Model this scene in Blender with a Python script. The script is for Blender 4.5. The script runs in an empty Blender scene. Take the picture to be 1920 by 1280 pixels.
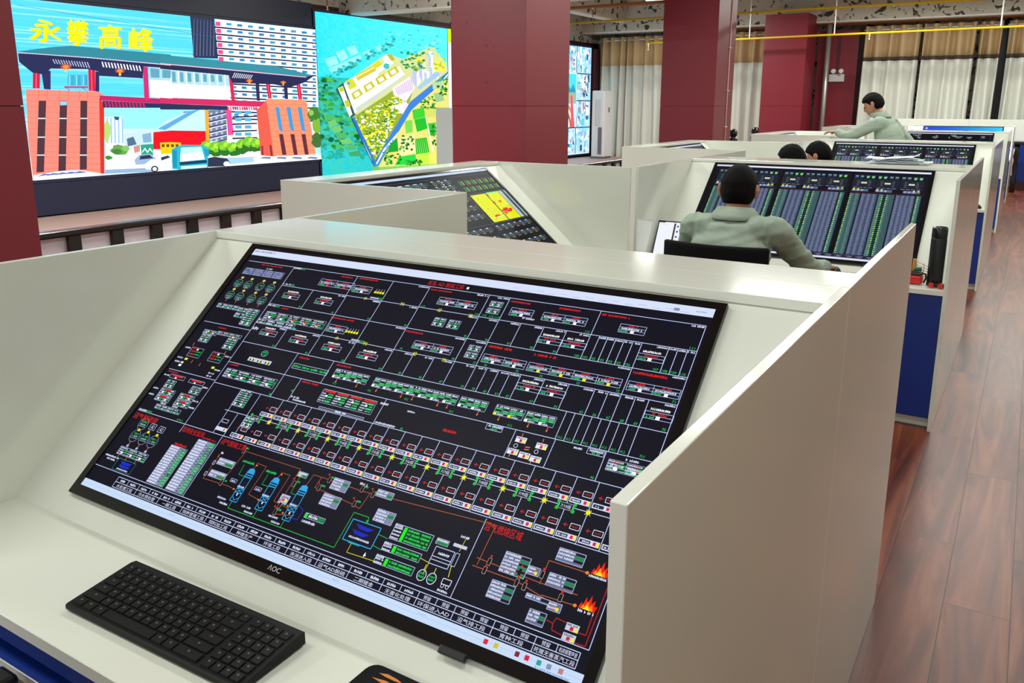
import bpy, bmesh, math, random
from mathutils import Vector, Matrix, noise
PI = math.pi
sc = bpy.context.scene
col = sc.collection

# ------------------------------------------------------------------ camera, world, light, exposure
cd = bpy.data.cameras.new('camera')
cam = bpy.data.objects.new('camera', cd); col.objects.link(cam)
cd.sensor_width = 36.0
cd.lens = 36.0 * 1553.24 / 1920.0
cd.shift_y = -92.6 / 1920.0
cd.clip_start = 0.05
_r = Vector((0.85050639, 0.52596063, 0.00207317)); _u = Vector((-0.11761617, 0.18634681, 0.97541853)); _f = Vector((-0.51264542, 0.82984353, -0.22035063))
cam.matrix_world = Matrix(((_r.x, _u.x, -_f.x, 0.27466), (_r.y, _u.y, -_f.y, -1.73094), (_r.z, _u.z, -_f.z, 1.66858), (0, 0, 0, 1)))
sc.camera = cam
sc.view_settings.view_transform = 'Standard'
sc.view_settings.look = 'None'
sc.view_settings.gamma = 1.0
sc.view_settings.use_curve_mapping = False
sc.view_settings.exposure = 0.0

world = bpy.data.worlds.new('world'); sc.world = world; world.use_nodes = True
bg = world.node_tree.nodes['Background']
bg.inputs[0].default_value = (0.93, 0.97, 1.0, 1); bg.inputs[1].default_value = 1.15
sc.cycles.max_bounces = 8
sc.cycles.diffuse_bounces = 4
sc.cycles.use_denoising = True
ADDED_LAMP_POWER = 46.0

# ------------------------------------------------------------------ materials
def lin(h):
    if isinstance(h, str):
        h = h.lstrip('#'); h = [int(h[i:i+2], 16) / 255 for i in (0, 2, 4)]
    return tuple((c / 12.92 if c <= 0.04045 else ((c + 0.055) / 1.055) ** 2.4) for c in h[:3]) + (1.0,)

def mat(name, c, rough=0.5, metal=0.0, noise_amt=0.06, noise_scale=6.0, bump=0.0, bump_scale=60.0, spec=0.5, coat=0.0):
    m = bpy.data.materials.new(name); m.use_nodes = True
    nt = m.node_tree; b = nt.nodes['Principled BSDF']
    b.inputs['Roughness'].default_value = rough; b.inputs['Metallic'].default_value = metal
    b.inputs['Specular IOR Level'].default_value = spec; b.inputs['Coat Weight'].default_value = coat
    tc = nt.nodes.new('ShaderNodeTexCoord'); n = nt.nodes.new('ShaderNodeTexNoise')
    n.inputs['Scale'].default_value = noise_scale; n.inputs['Detail'].default_value = 4
    nt.links.new(tc.outputs['Object'], n.inputs['Vector'])
    r = nt.nodes.new('ShaderNodeMixRGB'); l = lin(c)
    r.inputs[1].default_value = tuple(max(0, x * (1 - noise_amt)) for x in l[:3]) + (1,)
    r.inputs[2].default_value = tuple(min(1, x * (1 + noise_amt)) for x in l[:3]) + (1,)
    nt.links.new(n.outputs[0], r.inputs[0]); nt.links.new(r.outputs[0], b.inputs['Base Color'])
    if bump:
        n2 = nt.nodes.new('ShaderNodeTexNoise'); n2.inputs['Scale'].default_value = bump_scale
        nt.links.new(tc.outputs['Object'], n2.inputs['Vector'])
        bp = nt.nodes.new('ShaderNodeBump'); bp.inputs['Strength'].default_value = bump; bp.inputs['Distance'].default_value = 0.01
        nt.links.new(n2.outputs[0], bp.inputs['Height']); nt.links.new(bp.outputs[0], b.inputs['Normal'])
    return m

def emis(name, c, s):
    m = bpy.data.materials.new(name); m.use_nodes = True
    nt = m.node_tree; nt.nodes.clear()
    o = nt.nodes.new('ShaderNodeOutputMaterial'); e = nt.nodes.new('ShaderNodeEmission')
    e.inputs[0].default_value = lin(c); e.inputs[1].default_value = s
    nt.links.new(e.outputs[0], o.inputs[0]); return m

def screen_mat(name, s, gloss=0.04):
    """lit pixels: emission colour is stored per face"""
    m = bpy.data.materials.new(name); m.use_nodes = True
    nt = m.node_tree; b = nt.nodes['Principled BSDF']
    a = nt.nodes.new('ShaderNodeVertexColor'); a.layer_name = 'Col'
    b.inputs['Base Color'].default_value = (0.004, 0.004, 0.005, 1); b.inputs['Roughness'].default_value = 0.35
    b.inputs['Specular IOR Level'].default_value = gloss
    nt.links.new(a.outputs[0], b.inputs['Emission Color']); b.inputs['Emission Strength'].default_value = s
    return m

M = {}
M['white'] = mat('white_laminate', 'dfe2d8', 0.13, noise_amt=0.02, noise_scale=3, spec=0.75)
M['white_edge'] = mat('white_edge_banding', 'e2e4dd', 0.35, noise_amt=0.01)
M['blue'] = mat('blue_laminate', '0b2f86', 0.35, noise_amt=0.04)
M['black'] = mat('black_plastic', '0b0b0d', 0.35, noise_amt=0.1)
M['bezel'] = mat('glossy_black_bezel', '08080a', 0.16, noise_amt=0.05)
M['key'] = mat('matte_black_key', '070708', 0.6, noise_amt=0.1, spec=0.3)
M['legend'] = mat('key_legend', '58585c', 0.5)
M['silver'] = mat('silver_print', 'c8ccd0', 0.35, noise_amt=0.02)
M['darkwood'] = mat('dark_lacquered_wood', '1c0f0e', 0.22, noise_amt=0.25, noise_scale=12)
M['panel_screen_lit'] = mat('screen_lit_pink_panel', 'f2e6f2', 0.4, noise_amt=0.03)
M['navy'] = mat('navy_screen_frame', '17203c', 0.45, noise_amt=0.05)
M['steel'] = mat('brushed_steel', 'b8b8b4', 0.35, metal=0.6)
M['yellow'] = mat('yellow_pipe_paint', 'd8b000', 0.4, noise_amt=0.08)
M['orange'] = mat('orange_brown_pipe', '9a5a24', 0.5, noise_amt=0.1)
M['skin'] = mat('skin', 'b07a5e', 0.5, noise_amt=0.12, noise_scale=30, bump=0.1)
M['hair'] = mat('black_hair', '060505', 0.7, noise_amt=0.3, noise_scale=80, bump=0.6, bump_scale=220, spec=0.12)
M['cloth'] = mat('grey_green_work_jacket', '98a698', 0.85, noise_amt=0.08, noise_scale=9, bump=0.5, bump_scale=22, spec=0.2)
M['cloth_dark'] = mat('dark_shirt', '22242c', 0.9, noise_amt=0.1, spec=0.2)
M['trousers'] = mat('dark_grey_trousers', '2c3032', 0.9, noise_amt=0.1, spec=0.2)
M['mesh_fabric'] = mat('black_chair_fabric', '0a0a0c', 0.85, noise_amt=0.1, bump=0.3, bump_scale=400, spec=0.2)
M['paper'] = mat('white_paper', 'e6ecf2', 0.7, noise_amt=0.02)
M['red'] = mat('red_plastic', 'cc1c14', 0.35)
M['teal'] = mat('teal_plastic', '18705c', 0.4)
M['amber'] = mat('amber_plastic', 'd89018', 0.45)
M['pinkwire'] = mat('pink_wire', 'c08878', 0.5)
M['ac_white'] = mat('white_enamel', 'e0e0e2', 0.3, noise_amt=0.02)
M['grey'] = mat('grey_plastic', '6a6a6e', 0.5)
M['tan'] = mat('tan_curtain', 'c4a880', 0.85, noise_amt=0.08, noise_scale=20, spec=0.15)
M['drape'] = mat('off_white_curtain', 'dadad2', 0.85, noise_amt=0.05, noise_scale=20, spec=0.15)
M['shade_band'] = mat('painted_shadow_brown', '4a3c30', 0.8)  # brown of the shadow painted across the right-hand curtains
M['glowtube'] = emis('added_lamp_tube', 'ffffff', 2.5)
M['screenA'] = screen_mat('lit_screen', 1.0)
M['wallscreen'] = screen_mat('lit_wall_screen', 1.4)

def wall_paint(name, base, blot, rough=0.5):
    m = mat(name, base, rough, noise_amt=0.08, noise_scale=1.2)
    nt = m.node_tree; b = nt.nodes['Principled BSDF']
    tc = [n for n in nt.nodes if n.type == 'TEX_COORD'][0]; mix = [n for n in nt.nodes if n.type == 'MIX_RGB'][0]
    v = nt.nodes.new('ShaderNodeTexVoronoi'); v.inputs['Scale'].default_value = 7.0; v.inputs['Randomness'].default_value = 1
    nt.links.new(tc.outputs['Object'], v.inputs['Vector'])
    ramp = nt.nodes.new('ShaderNodeValToRGB'); ramp.color_ramp.elements[0].position = 0.045; ramp.color_ramp.elements[0].color = (1, 1, 1, 1)
    ramp.color_ramp.elements[1].position = 0.06; ramp.color_ramp.elements[1].color = (0, 0, 0, 1)
    nt.links.new(v.outputs['Distance'], ramp.inputs[0])
    gate = nt.nodes.new('ShaderNodeTexNoise'); gate.inputs['Scale'].default_value = 2.6
    nt.links.new(tc.outputs['Object'], gate.inputs['Vector'])
    g2 = nt.nodes.new('ShaderNodeMath'); g2.operation = 'GREATER_THAN'; g2.inputs[1].default_value = 0.56
    nt.links.new(gate.outputs[0], g2.inputs[0])
    mu = nt.nodes.new('ShaderNodeMath'); mu.operation = 'MULTIPLY'
    nt.links.new(ramp.outputs[0], mu.inputs[0]); nt.links.new(g2.outputs[0], mu.inputs[1])
    m2 = nt.nodes.new('ShaderNodeMixRGB'); m2.inputs[2].default_value = lin(blot)
    nt.links.new(mu.outputs[0], m2.inputs[0]); nt.links.new(mix.outputs[0], m2.inputs[1]); nt.links.new(m2.outputs[0], b.inputs['Base Color'])
    return m
M['red_paint'] = wall_paint('oxblood_painted_board', '7a1828', '2c0c12', 0.45)
M['red_dark'] = mat('dark_maroon_wall', '45181f', 0.5, noise_amt=0.08)

def concrete():
    m = mat('stained_concrete', 'c2bdb0', 0.85, noise_amt=0.18, noise_scale=1.5, bump=0.4, bump_scale=8)
    nt = m.node_tree; b = nt.nodes['Principled BSDF']
    tc = [n for n in nt.nodes if n.type == 'TEX_COORD'][0]; mix = [n for n in nt.nodes if n.type == 'MIX_RGB'][0]
    n = nt.nodes.new('ShaderNodeTexNoise'); n.inputs['Scale'].default_value = 5.5; n.inputs['Detail'].default_value = 8; n.inputs['Distortion'].default_value = 1.2
    nt.links.new(tc.outputs['Object'], n.inputs['Vector'])
    r = nt.nodes.new('ShaderNodeValToRGB'); r.color_ramp.elements[0].position = 0.38; r.color_ramp.elements[0].color = (1, 1, 1, 1)
    r.color_ramp.elements[1].position = 0.44; r.color_ramp.elements[1].color = (0, 0, 0, 1)
    nt.links.new(n.outputs[0], r.inputs[0])
    m2 = nt.nodes.new('ShaderNodeMixRGB'); m2.inputs[2].default_value = lin('3c382f')
    nt.links.new(r.outputs[0], m2.inputs[0]); nt.links.new(mix.outputs[0], m2.inputs[1]); nt.links.new(m2.outputs[0], b.inputs['Base Color'])
    return m
M['concrete'] = concrete()
M['beam_white'] = mat('whitewashed_beam_edge', 'e4e2dc', 0.8)

def wood_floor():
    m = bpy.data.materials.new('red_brown_plank_floor'); m.use_nodes = True
    nt = m.node_tree; b = nt.nodes['Principled BSDF']; L = nt.links
    tc = nt.nodes.new('ShaderNodeTexCoord'); mp = nt.nodes.new('ShaderNodeMapping'); mp.inputs['Rotation'].default_value = (0, 0, PI / 2)
    L.new(tc.outputs['Object'], mp.inputs['Vector'])
    br = nt.nodes.new('ShaderNodeTexBrick'); br.offset = 0.37; br.inputs['Scale'].default_value = 1
    br.inputs['Brick Width'].default_value = 1.22; br.inputs['Row Height'].default_value = 0.2; br.inputs['Mortar Size'].default_value = 0.0016
    br.inputs['Mortar Smooth'].default_value = 0.3
    br.inputs['Color1'].default_value = (0, 0, 0, 1); br.inputs['Color2'].default_value = (1, 1, 1, 1); br.inputs['Mortar'].default_value = (.5, .5, .5, 1)
    L.new(mp.outputs[0], br.inputs['Vector'])
    st = nt.nodes.new('ShaderNodeMapping'); st.inputs['Scale'].default_value = (6.5, 0.55, 1); L.new(tc.outputs['Object'], st.inputs['Vector'])
    add = nt.nodes.new('ShaderNodeVectorMath'); add.operation = 'ADD'; L.new(st.outputs[0], add.inputs[0])
    sc3 = nt.nodes.new('ShaderNodeVectorMath'); sc3.operation = 'SCALE'; sc3.inputs['Scale'].default_value = 9; L.new(br.outputs['Color'], sc3.inputs[0]); L.new(sc3.outputs[0], add.inputs[1])
    n = nt.nodes.new('ShaderNodeTexNoise'); n.inputs['Scale'].default_value = 1.3; n.inputs['Detail'].default_value = 7; n.inputs['Distortion'].default_value = 1.6
    L.new(add.outputs[0], n.inputs['Vector'])
    r = nt.nodes.new('ShaderNodeValToRGB')
    e = r.color_ramp.elements; e[0].position = 0.28; e[0].color = lin('441f16'); e[1].position = 0.72; e[1].color = lin('96563a')
    k = r.color_ramp.elements.new(0.5); k.color = lin('743927')
    L.new(n.outputs[0], r.inputs[0])
    mx = nt.nodes.new('ShaderNodeMixRGB'); mx.blend_type = 'MULTIPLY'; mx.inputs[0].default_value = 0.35
    r2 = nt.nodes.new('ShaderNodeMixRGB'); r2.inputs[1].default_value = (.55, .5, .5, 1); r2.inputs[2].default_value = (1, 1, 1, 1); L.new(br.outputs['Color'], r2.inputs[0])
    L.new(r.outputs[0], mx.inputs[1]); L.new(r2.outputs[0], mx.inputs[2])
    m3 = nt.nodes.new('ShaderNodeMixRGB'); m3.inputs[2].default_value = lin('24100c'); L.new(br.outputs['Fac'], m3.inputs[0]); L.new(mx.outputs[0], m3.inputs[1])
    L.new(m3.outputs[0], b.inputs['Base Color'])
    b.inputs['Roughness'].default_value = 0.34; b.inputs['Specular IOR Level'].default_value = 0.3
    bp = nt.nodes.new('ShaderNodeBump'); bp.inputs['Strength'].default_value = 0.25; bp.inputs['Distance'].default_value = 0.004
    inv = nt.nodes.new('ShaderNodeMath'); inv.operation = 'SUBTRACT'; inv.inputs[0].default_value = 1; L.new(br.outputs['Fac'], inv.inputs[1])
    L.new(inv.outputs[0], bp.inputs['Height']); L.new(bp.outputs[0], b.inputs['Normal'])
    return m
M['floor'] = wood_floor()

# ------------------------------------------------------------------ object helpers
def link(name, me, parent=None, loc=None):
    o = bpy.data.objects.new(name, me); col.objects.link(o)
    if parent is not None: o.parent = parent
    if loc is not None: o.location = loc
    return o

def tag(o, label=None, cat=None, group=None, kind=None):
    if label: o['label'] = label
    if cat: o['category'] = cat
    if group: o['group'] = group
    if kind: o['kind'] = kind
    return o

def thing(name, label, cat, loc=(0, 0, 0), rz=0.0, group=None):
    o = bpy.data.objects.new(name, None); col.objects.link(o)
    o.location = loc; o.rotation_euler = (0, 0, rz); o.empty_display_size = 0.1
    return tag(o, label, cat, group)

def copy_tree(o, parent=None):
    c = o.copy(); col.objects.link(c); c.parent = parent
    for ch in list(o.children): copy_tree(ch, c)
    return c

class MB:
    """collects shapes, links them as ONE mesh object"""
    def __init__(s): s.bm = bmesh.new(); s.mi = 0
    def _f(s, vs, mi=None, smooth=False):
        try:
            f = s.bm.faces.new(vs); f.material_index = s.mi if mi is None else mi; f.smooth = smooth; return f
        except ValueError: return None
    def hexa(s, p, bev=0.0):
        """8 corners: bottom 4 (ccw), top 4"""
        v = [s.bm.verts.new(q) for q in p]
        fs = [s._f([v[i] for i in q]) for q in ((3, 2, 1, 0), (4, 5, 6, 7), (0, 1, 5, 4), (1, 2, 6, 5), (2, 3, 7, 6), (3, 0, 4, 7))]
        if bev:
            es = set(e for f in fs if f for e in f.edges)
            r = bmesh.ops.bevel(s.bm, geom=list(es), offset=bev, segments=2, affect='EDGES', profile=0.5)
            for f in r['faces']: f.material_index = s.mi
        return s
    def box(s, x0, y0, z0, x1, y1, z1, bev=0.0):
        return s.hexa([(x0, y0, z0), (x1, y0, z0), (x1, y1, z0), (x0, y1, z0), (x0, y0, z1), (x1, y0, z1), (x1, y1, z1), (x0, y1, z1)], bev)
    def prism(s, pts, d, cap=True):
        """polygon pts extruded by vector d"""
        a = [s.bm.verts.new(p) for p in pts]; b = [s.bm.verts.new(Vector(p) + Vector(d)) for p in pts]
        if cap: s._f(list(reversed(a))); s._f(b)
        n = len(a)
        for i in range(n): s._f([a[i], a[(i + 1) % n], b[(i + 1) % n], b[i]])
        return s
    def tube(s, pts, r, n=10, cap=True, smooth=True):
        pts = [Vector(p) for p in pts]; rs = r if isinstance(r, (list, tuple)) else [r] * len(pts)
        rings = []; ref = None
        for i, p in enumerate(pts):
            d = (pts[min(i + 1, len(pts) - 1)] - pts[max(i - 1, 0)]).normalized()
            if ref is None: ref = d.orthogonal().normalized()
            a = (ref - d * ref.dot(d)).normalized(); ref = a; b = d.cross(a)
            rr = rs[i] if isinstance(rs[i], (list, tuple)) else (rs[i], rs[i])
            rings.append([s.bm.verts.new(p + a * math.cos(2 * PI * k / n) * rr[0] + b * math.sin(2 * PI * k / n) * rr[1]) for k in range(n)])
        for i in range(len(rings) - 1):
            for k in range(n): s._f([rings[i][k], rings[i][(k + 1) % n], rings[i + 1][(k + 1) % n], rings[i + 1][k]], smooth=smooth)
        if cap: s._f(list(reversed(rings[0]))); s._f(rings[-1])
        return s
    def lathe(s, prof, c=(0, 0, 0), n=20, smooth=True):
        """prof: (radius, z) from bottom to top"""
        c = Vector(c); rings = []
        for r, z in prof: rings.append([s.bm.verts.new(c + Vector((max(r, 1e-4) * math.cos(2 * PI * k / n), max(r, 1e-4) * math.sin(2 * PI * k / n), z))) for k in range(n)])
        for i in range(len(rings) - 1):
            for k in range(n): s._f([rings[i][k], rings[i][(k + 1) % n], rings[i + 1][(k + 1) % n], rings[i + 1][k]], smooth=smooth)
        s._f(list(reversed(rings[0]))); s._f(rings[-1])
        return s
    def build(s, name, m, parent=None, loc=None):
        me = bpy.data.meshes.new(name); s.bm.normal_update(); s.bm.to_mesh(me); s.bm.free()
        for q in (m if isinstance(m, (list, tuple)) else [m]): me.materials.append(q)
        return link(name, me, parent, loc)

def struct(name, mb, m): return tag(mb.build(name, m), kind='structure')
# ------------------------------------------------------------------ the room
struct('floor', MB().box(-11.5, -9, -0.1, 3.4, 19.75, 0), M['floor'])
struct('ceiling', MB().box(-11.5, -9, 4.25, 3.4, 19.75, 4.4), M['concrete'])
struct('wall_back', MB().box(-11.5, 19.75, 0, 3.4, 19.95, 4.4), M['concrete'])
struct('wall_left', MB().box(-10.4, -9, 0, -10.2, 19.75, 3.30), M['red_dark'])
struct('wall_left_upper', MB().box(-10.4, -9, 3.30, -10.2, 19.75, 4.4), M['concrete'])
struct('wall_right', MB().box(3.2, -9, 0, 3.4, 19.75, 4.4), mat('warm_bounce_wall', 'd4c8b2', 0.6))  # unseen wall, placed and coloured to tune the bounce on the aisle faces
struct('beam_shade_1', MB().box(-10.2, 18.86, 0, -9.86, 19.75, 3.12), M['red_dark'])      # maroon return beside the far screen
# pilaster of the back wall
struct('wall_back_pilaster', MB().box(-4.26, 19.30, 0, -3.36, 19.75, 3.36), M['red_paint'])
struct('beam_shade_2', MB().box(-3.36, 19.25, 0, -3.18, 19.75, 3.42), M['darkwood'])
# concrete beams
def beam(name, x0, y0, z0, x1, y1, z1):
    b = MB(); b.box(x0, y0, z0 + 0.03, x1, y1, z1); b.mi = 1; b.box(x0 + .002, y0 + .002, z0, x1 - .002, y1 - .002, z0 + 0.03)
    return tag(b.build(name, [M['concrete'], M['beam_white']]), kind='structure')
beam('beam_shade_3', -10.2, 9.50, 3.17, -5.2, 9.80, 4.25)
beam('beam_shade_4', -10.2, 18.75, 3.50, 3.2, 19.25, 4.25)
beam('beam_shade_5', -9.2, 3.0, 3.74, -9.0, 18.75, 4.25)
beam('beam_shade_6', -10.2, 6.2, 3.85, 3.2, 6.6, 4.25)
beam('beam_shade_7', -10.2, 12.2, 3.85, 3.2, 12.6, 4.25)
# stage that carries the wall screens
struct('beam_shade_8', MB().box(-10.2, -1.0, 0, -5.3, 19.75, 0.31), mat('stage_floor', 'b8988e', 0.45, noise_amt=0.1))

# clad columns
def column(yb, label, ztop=4.25, side_strip=False):
    t = thing('column', label, 'column', (-4.70, yb - 0.47, 0), 0, 'clad columns')
    h = 0.47
    MB().box(-h, -h, 0, h, h, 1.655).build('lower_cladding', M['red_paint'], t)
    MB().box(-h, -h, 1.66, h, h, ztop).build('upper_cladding', M['red_paint'], t)
    MB().box(-h + .01, -h + .01, 1.655, h - .01, h - .01, 1.66).build('joint', M['red_dark'], t)
    return t
c1 = column(0.70, 'dark oxblood column cut off by the left edge of the picture')
c2 = column(6.77, 'big maroon column with chips and holes, right of the aerial map screen')
c3 = column(12.80, 'oxblood column with a thin pale conduit down its side, between two curtains')
pc = MB(); pc.tube([(0.478, 0.16, 0), (0.478, 0.16, 4.2)], 0.012)
pc.build('conduit', mat('pale_pink_conduit', 'd8a8a4', 0.5), c3)
for z in (1.3, 1.9, 2.6): MB().box(.47, .12, z, .5, .2, z + .02).build('clip', M['silver'], c3)
c4 = column(18.90, 'farthest oxblood column, its top meeting the concrete beam', 3.66)
for z, yv in ((2.33, .10), (2.33, .19), (1.86, .10), (1.86, .21), (2.05, -.25), (2.5, -.2), (2.7, .3)):
    pass
hb = MB()
for a, z, r in ((-.02, 2.27, .014), (.07, 2.26, .009), (-.02, 1.90, .015), (.07, 1.90, .008), (-.30, 2.20, .008), (.28, 1.62, .006), (-.26, 2.52, .012), (-.05, 2.56, .006)):
    hb.tube([(a, -.4715, z), (a, -.465, z)], r, 8)
hb.build('screw_hole', M['red_dark'], c2)

# standing steel pipe beside the farthest column
t = MB(); t.tube([(-3.98, 19.0, 0), (-3.98, 19.0, 3.5)], 0.055, 14); tag(t.build('steel_pipe', M['steel']), 'bright steel pipe standing right of the farthest column', 'pipe')

# ceiling pipes
def pipe(name, pts, r, m, label, group=None):
    b = MB(); b.tube(pts, r, 8); return tag(b.build(name, m), label, 'pipe', group)
pA = pipe('yellow_pipe', [(-8.4, 13.9, 3.29), (1.4, 13.9, 3.32)], 0.022, M['yellow'], 'long yellow pipe nearest the camera, crossing above the farthest column')
pB = pipe('yellow_pipe', [(-8.55, 19.2, 3.33), (-5.1, 19.2, 3.36)], 0.022, M['yellow'], 'yellow pipe along the far left curtain with a bent down end')
pC = pipe('yellow_pipe', [(-7.75, 17.4, 3.10), (1.4, 17.4, 3.16)], 0.022, M['yellow'], 'yellow pipe hanging just below the curtain rod')
pD = pipe('brown_pipe', [(-8.2, 12.0, 3.34), (-4.3, 12.0, 3.36)], 0.028, M['orange'], 'orange brown pipe at the top of the picture between two columns')
pE = pipe('brown_pipe', [(-7.0, 19.12, 3.47), (2.6, 19.12, 3.50)], 0.03, M['orange'], 'orange brown pipe running above the curtains')
spr_l = ['sprinkler on the nearest yellow pipe, above the far standing man', 'sprinkler at the bent end of the yellow pipe by the tall video screen', 'sprinkler at the left end of the low yellow pipe', 'sprinkler hanging in front of the right curtains', 'sprinkler in the gap between the third and fourth column', 'sprinkler high over the aerial map screen', 'sprinkler on the orange brown pipe between two columns']
for (x, y, z, d), lb in zip([(-1.95, 13.9, 3.30, .12), (-8.55, 19.2, 3.33, .16), (-7.75, 17.4, 3.10, .16), (-2.85, 17.4, 3.14, .14), (-5.85, 17.4, 3.11, .12), (-9.7, 8.7, 3.42, .26), (-6.55, 12.0, 3.35, .18)], spr_l):
    t = thing('sprinkler', lb, 'sprinkler', (x, y, z), 0, 'sprinklers under the ceiling pipes')
    MB().tube([(0, 0, 0), (0, 0, -d * .3)], .022).build('fitting', M['silver'], t)
    MB().tube([(0, 0, -d * .3), (0, 0, -d * .75)], .016).build('drop_pipe', M['yellow'] if x > -9 and y != 12.0 else M['orange'], t)
    MB().lathe([(.008, -d), (.024, -d + .004), (.010, -d + .012), (.014, -d * .75)]).build('nozzle', M['silver'], t)
for (x, y, z0, z1), lb in zip([(-5.35, 17.4, 3.12, 4.25), (-6.2, 17.4, 3.12, 4.25), (-7.6, 19.2, 3.33, 4.25), (-3.55, 17.4, 3.13, 4.25), (-0.5, 17.4, 3.15, 4.25), (-4.75, 13.9, 3.30, 4.25)], ['between columns three and four', 'left of column three, second from it', 'nearest to the tall video screen', 'left of the emergency light', 'at the far right', 'over the farthest column']):
    t = MB(); t.box(x - .012, y - .004, z0, x + .012, y + .004, z1); tag(t.build('pipe_hanger', M['ac_white']), 'flat white pipe hanger ' + lb, 'hanger', 'white pipe hangers')

# added tube lamps, unseen above the rows, powers set to light each area
k = 0
for ly in (-5.5, -1.6, 2.4, 6.2, 9.4, 15.9):
    for lx, nm in ((-6.6, 'left'), (-2.4, 'middle'), (0.45, 'right')):
        k += 1
        t = thing('added_ceiling_lamp', 'added unseen white twin tube ceiling lamp of the %s line, number %d from the windows' % (nm, (k - 1) // 3 + 1), 'lamp', (lx, ly, 3.9), 0, 'added ceiling tube lamps')
        MB().box(-.62, -.08, .0, .62, .08, .05).build('housing', M['ac_white'], t)
        for s in (-.04, .04): MB().tube([(-.6, s, -.02), (.6, s, -.02)], .013).build('tube', M['glowtube'], t)
        la = bpy.data.lights.new('added_lamp_light', 'AREA'); la.shape = 'RECTANGLE'; la.size = 1.2; la.size_y = .6; la.energy = ADDED_LAMP_POWER * (0.78 if ly < 1 else 1.0 if ly < 5 else 2.1 if ly < 12 else 3.2) * (4.6 if lx < -5 and ly < 5 else 1.0); la.color = (.96, 1, .93)
        lo = bpy.data.objects.new('added_lamp_light', la); col.objects.link(lo); lo.parent = t; lo.location = (0, 0, -.05)

# ------------------------------------------------------------------ curtains
def curtain(x0, x1, label, seed, pitch=.34, amp=.095, y=19.05, top=3.40, seam=2.68, beam_shade=True, group='eyelet curtains along the back wall'):
    R = random.Random(seed); t = thing('curtain', label, 'curtain', ((x0 + x1) / 2, y, 0), 0, group); cx = (x0 + x1) / 2
    n = max(8, int((x1 - x0) / pitch * 12)); ph = R.uniform(0, 6)
    def px(i, z):
        u = i / n; w = 2 * PI * (x1 - x0) / pitch * u + ph
        fall = (top - z) / top
        return ((x0 + (x1 - x0) * u - cx) + .02 * math.sin(w * .5 + 3 * fall), amp * (1 + .3 * fall * math.sin(u * 7 + seed)) * math.sin(w + .5 * fall * math.sin(u * 9)), z)
    def sheet(zs, off=0.0):
        b = MB(); g = [[b.bm.verts.new(Vector(px(i, z)) + Vector((0, -off, 0))) for i in range(n + 1)] for z in zs]
        for a in range(len(zs) - 1):
            for i in range(n): b._f([g[a][i], g[a][i + 1], g[a + 1][i + 1], g[a + 1][i]], smooth=True)
        return b
    lo = sheet([.008, .5, 1.0, 1.5, 2.0, seam]).build('drape', M['drape'], t)
    hi = sheet([seam, seam + .35, top]).build('heading', M['tan'], t)
    for o in (lo, hi):
        s = o.modifiers.new('thickness', 'SOLIDIFY'); s.thickness = .006
    if beam_shade: 
        o = sheet([seam - .03, seam + .05], .008).build('painted_shadow', M['shade_band'], t); o.modifiers.new('thickness', 'SOLIDIFY').thickness = .006  # cast shadow of a beam, put on the curtain as a dark band
    MB().tube([(x0 - cx - .01, -.01, top - .08), (x1 - cx + .01, -.01, top - .08)], .017, 8).build('rod', M['silver'], t)
    return t
curtain(-9.85, -9.05, 'leftmost tan and white curtain, behind the white air conditioner', 1, .26, beam_shade=False)
curtain(-9.0, -7.7, 'tan and white curtain immediately left of the third column', 2, .28, beam_shade=False)
curtain(-7.6, -6.5, 'tan and white curtain seen right of the third column, left panel', 3, .30, beam_shade=False)
curtain(-6.45, -5.4, 'tan and white curtain between columns three and four', 4, .30, beam_shade=False)
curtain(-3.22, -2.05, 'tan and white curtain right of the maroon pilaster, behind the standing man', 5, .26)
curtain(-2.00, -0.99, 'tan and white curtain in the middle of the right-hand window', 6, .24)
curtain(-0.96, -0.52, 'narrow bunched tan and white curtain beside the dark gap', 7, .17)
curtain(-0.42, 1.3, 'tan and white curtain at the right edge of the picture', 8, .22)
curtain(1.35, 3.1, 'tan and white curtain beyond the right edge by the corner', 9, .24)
struct('window_1', MB().box(-.62, 19.55, .9, -.3, 19.74, 3.35), mat('dim_window_reveal', '0f1214', .4))

# emergency twin light on the pilaster
t = thing('emergency_light', 'white twin-headed emergency light on the maroon pilaster', 'emergency light', (-3.79, 19.30, 2.28))
MB().box(-.17, -.06, -.07, .17, 0, .10, .012).build('case', M['ac_white'], t)
for s in (-.085, .085): MB().tube([(s, -.07, .17), (s, -.01, .17)], [.045, .065], 16).build('lamp_head', M['ac_white'], t)
MB().box(.01, -.062, .065, .09, -.058, .085).build('indicator', M['grey'], t)
MB().box(-.03, -.02, .2, .03, 0, 1.05).build('cable_duct', M['red_dark'], t)

# white partition, blue cabinets and the dark table at the far right
struct('wall_partition', MB().box(-2.75, 18.45, 0.02, -0.9, 18.52, 1.395).box(-0.895, 18.45, 0.02, 3.0, 18.52, 1.395), M['white'])
t = thing('low_cabinet', 'low blue-fronted cabinet with white doors against the far partition', 'cabinet', (0.9, 18.2, 0))
MB().box(-1.3, -.02, .16, 1.3, .22, .90).build('carcass', M['blue'], t)
for i in range(3): MB().box(-1.17 + i * .8, -.035, .28, -.85 + i * .8, -.02, .82).build('door', M['ac_white'], t)
MB().box(-1.32, -.05, 0, 1.32, .2, .16).build('plinth', M['red_dark'], t)
for i in range(5): MB().lathe([(.0, 0), (.03, 0), (.03, .01)], (0, 0, 0), 12).build('ring_pull', M['silver'], t, (-1.1 + i * .5, -.06, .08)).rotation_euler = (PI / 2, 0, 0)
t = thing('console_table', 'dark wooden table with slim turned legs at the far right', 'table', (1.14, 17.6, 0))
MB().box(-1.25, -.25, .93, 1.25, .3, .99, .01).build('tabletop', M['darkwood'], t)
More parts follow.
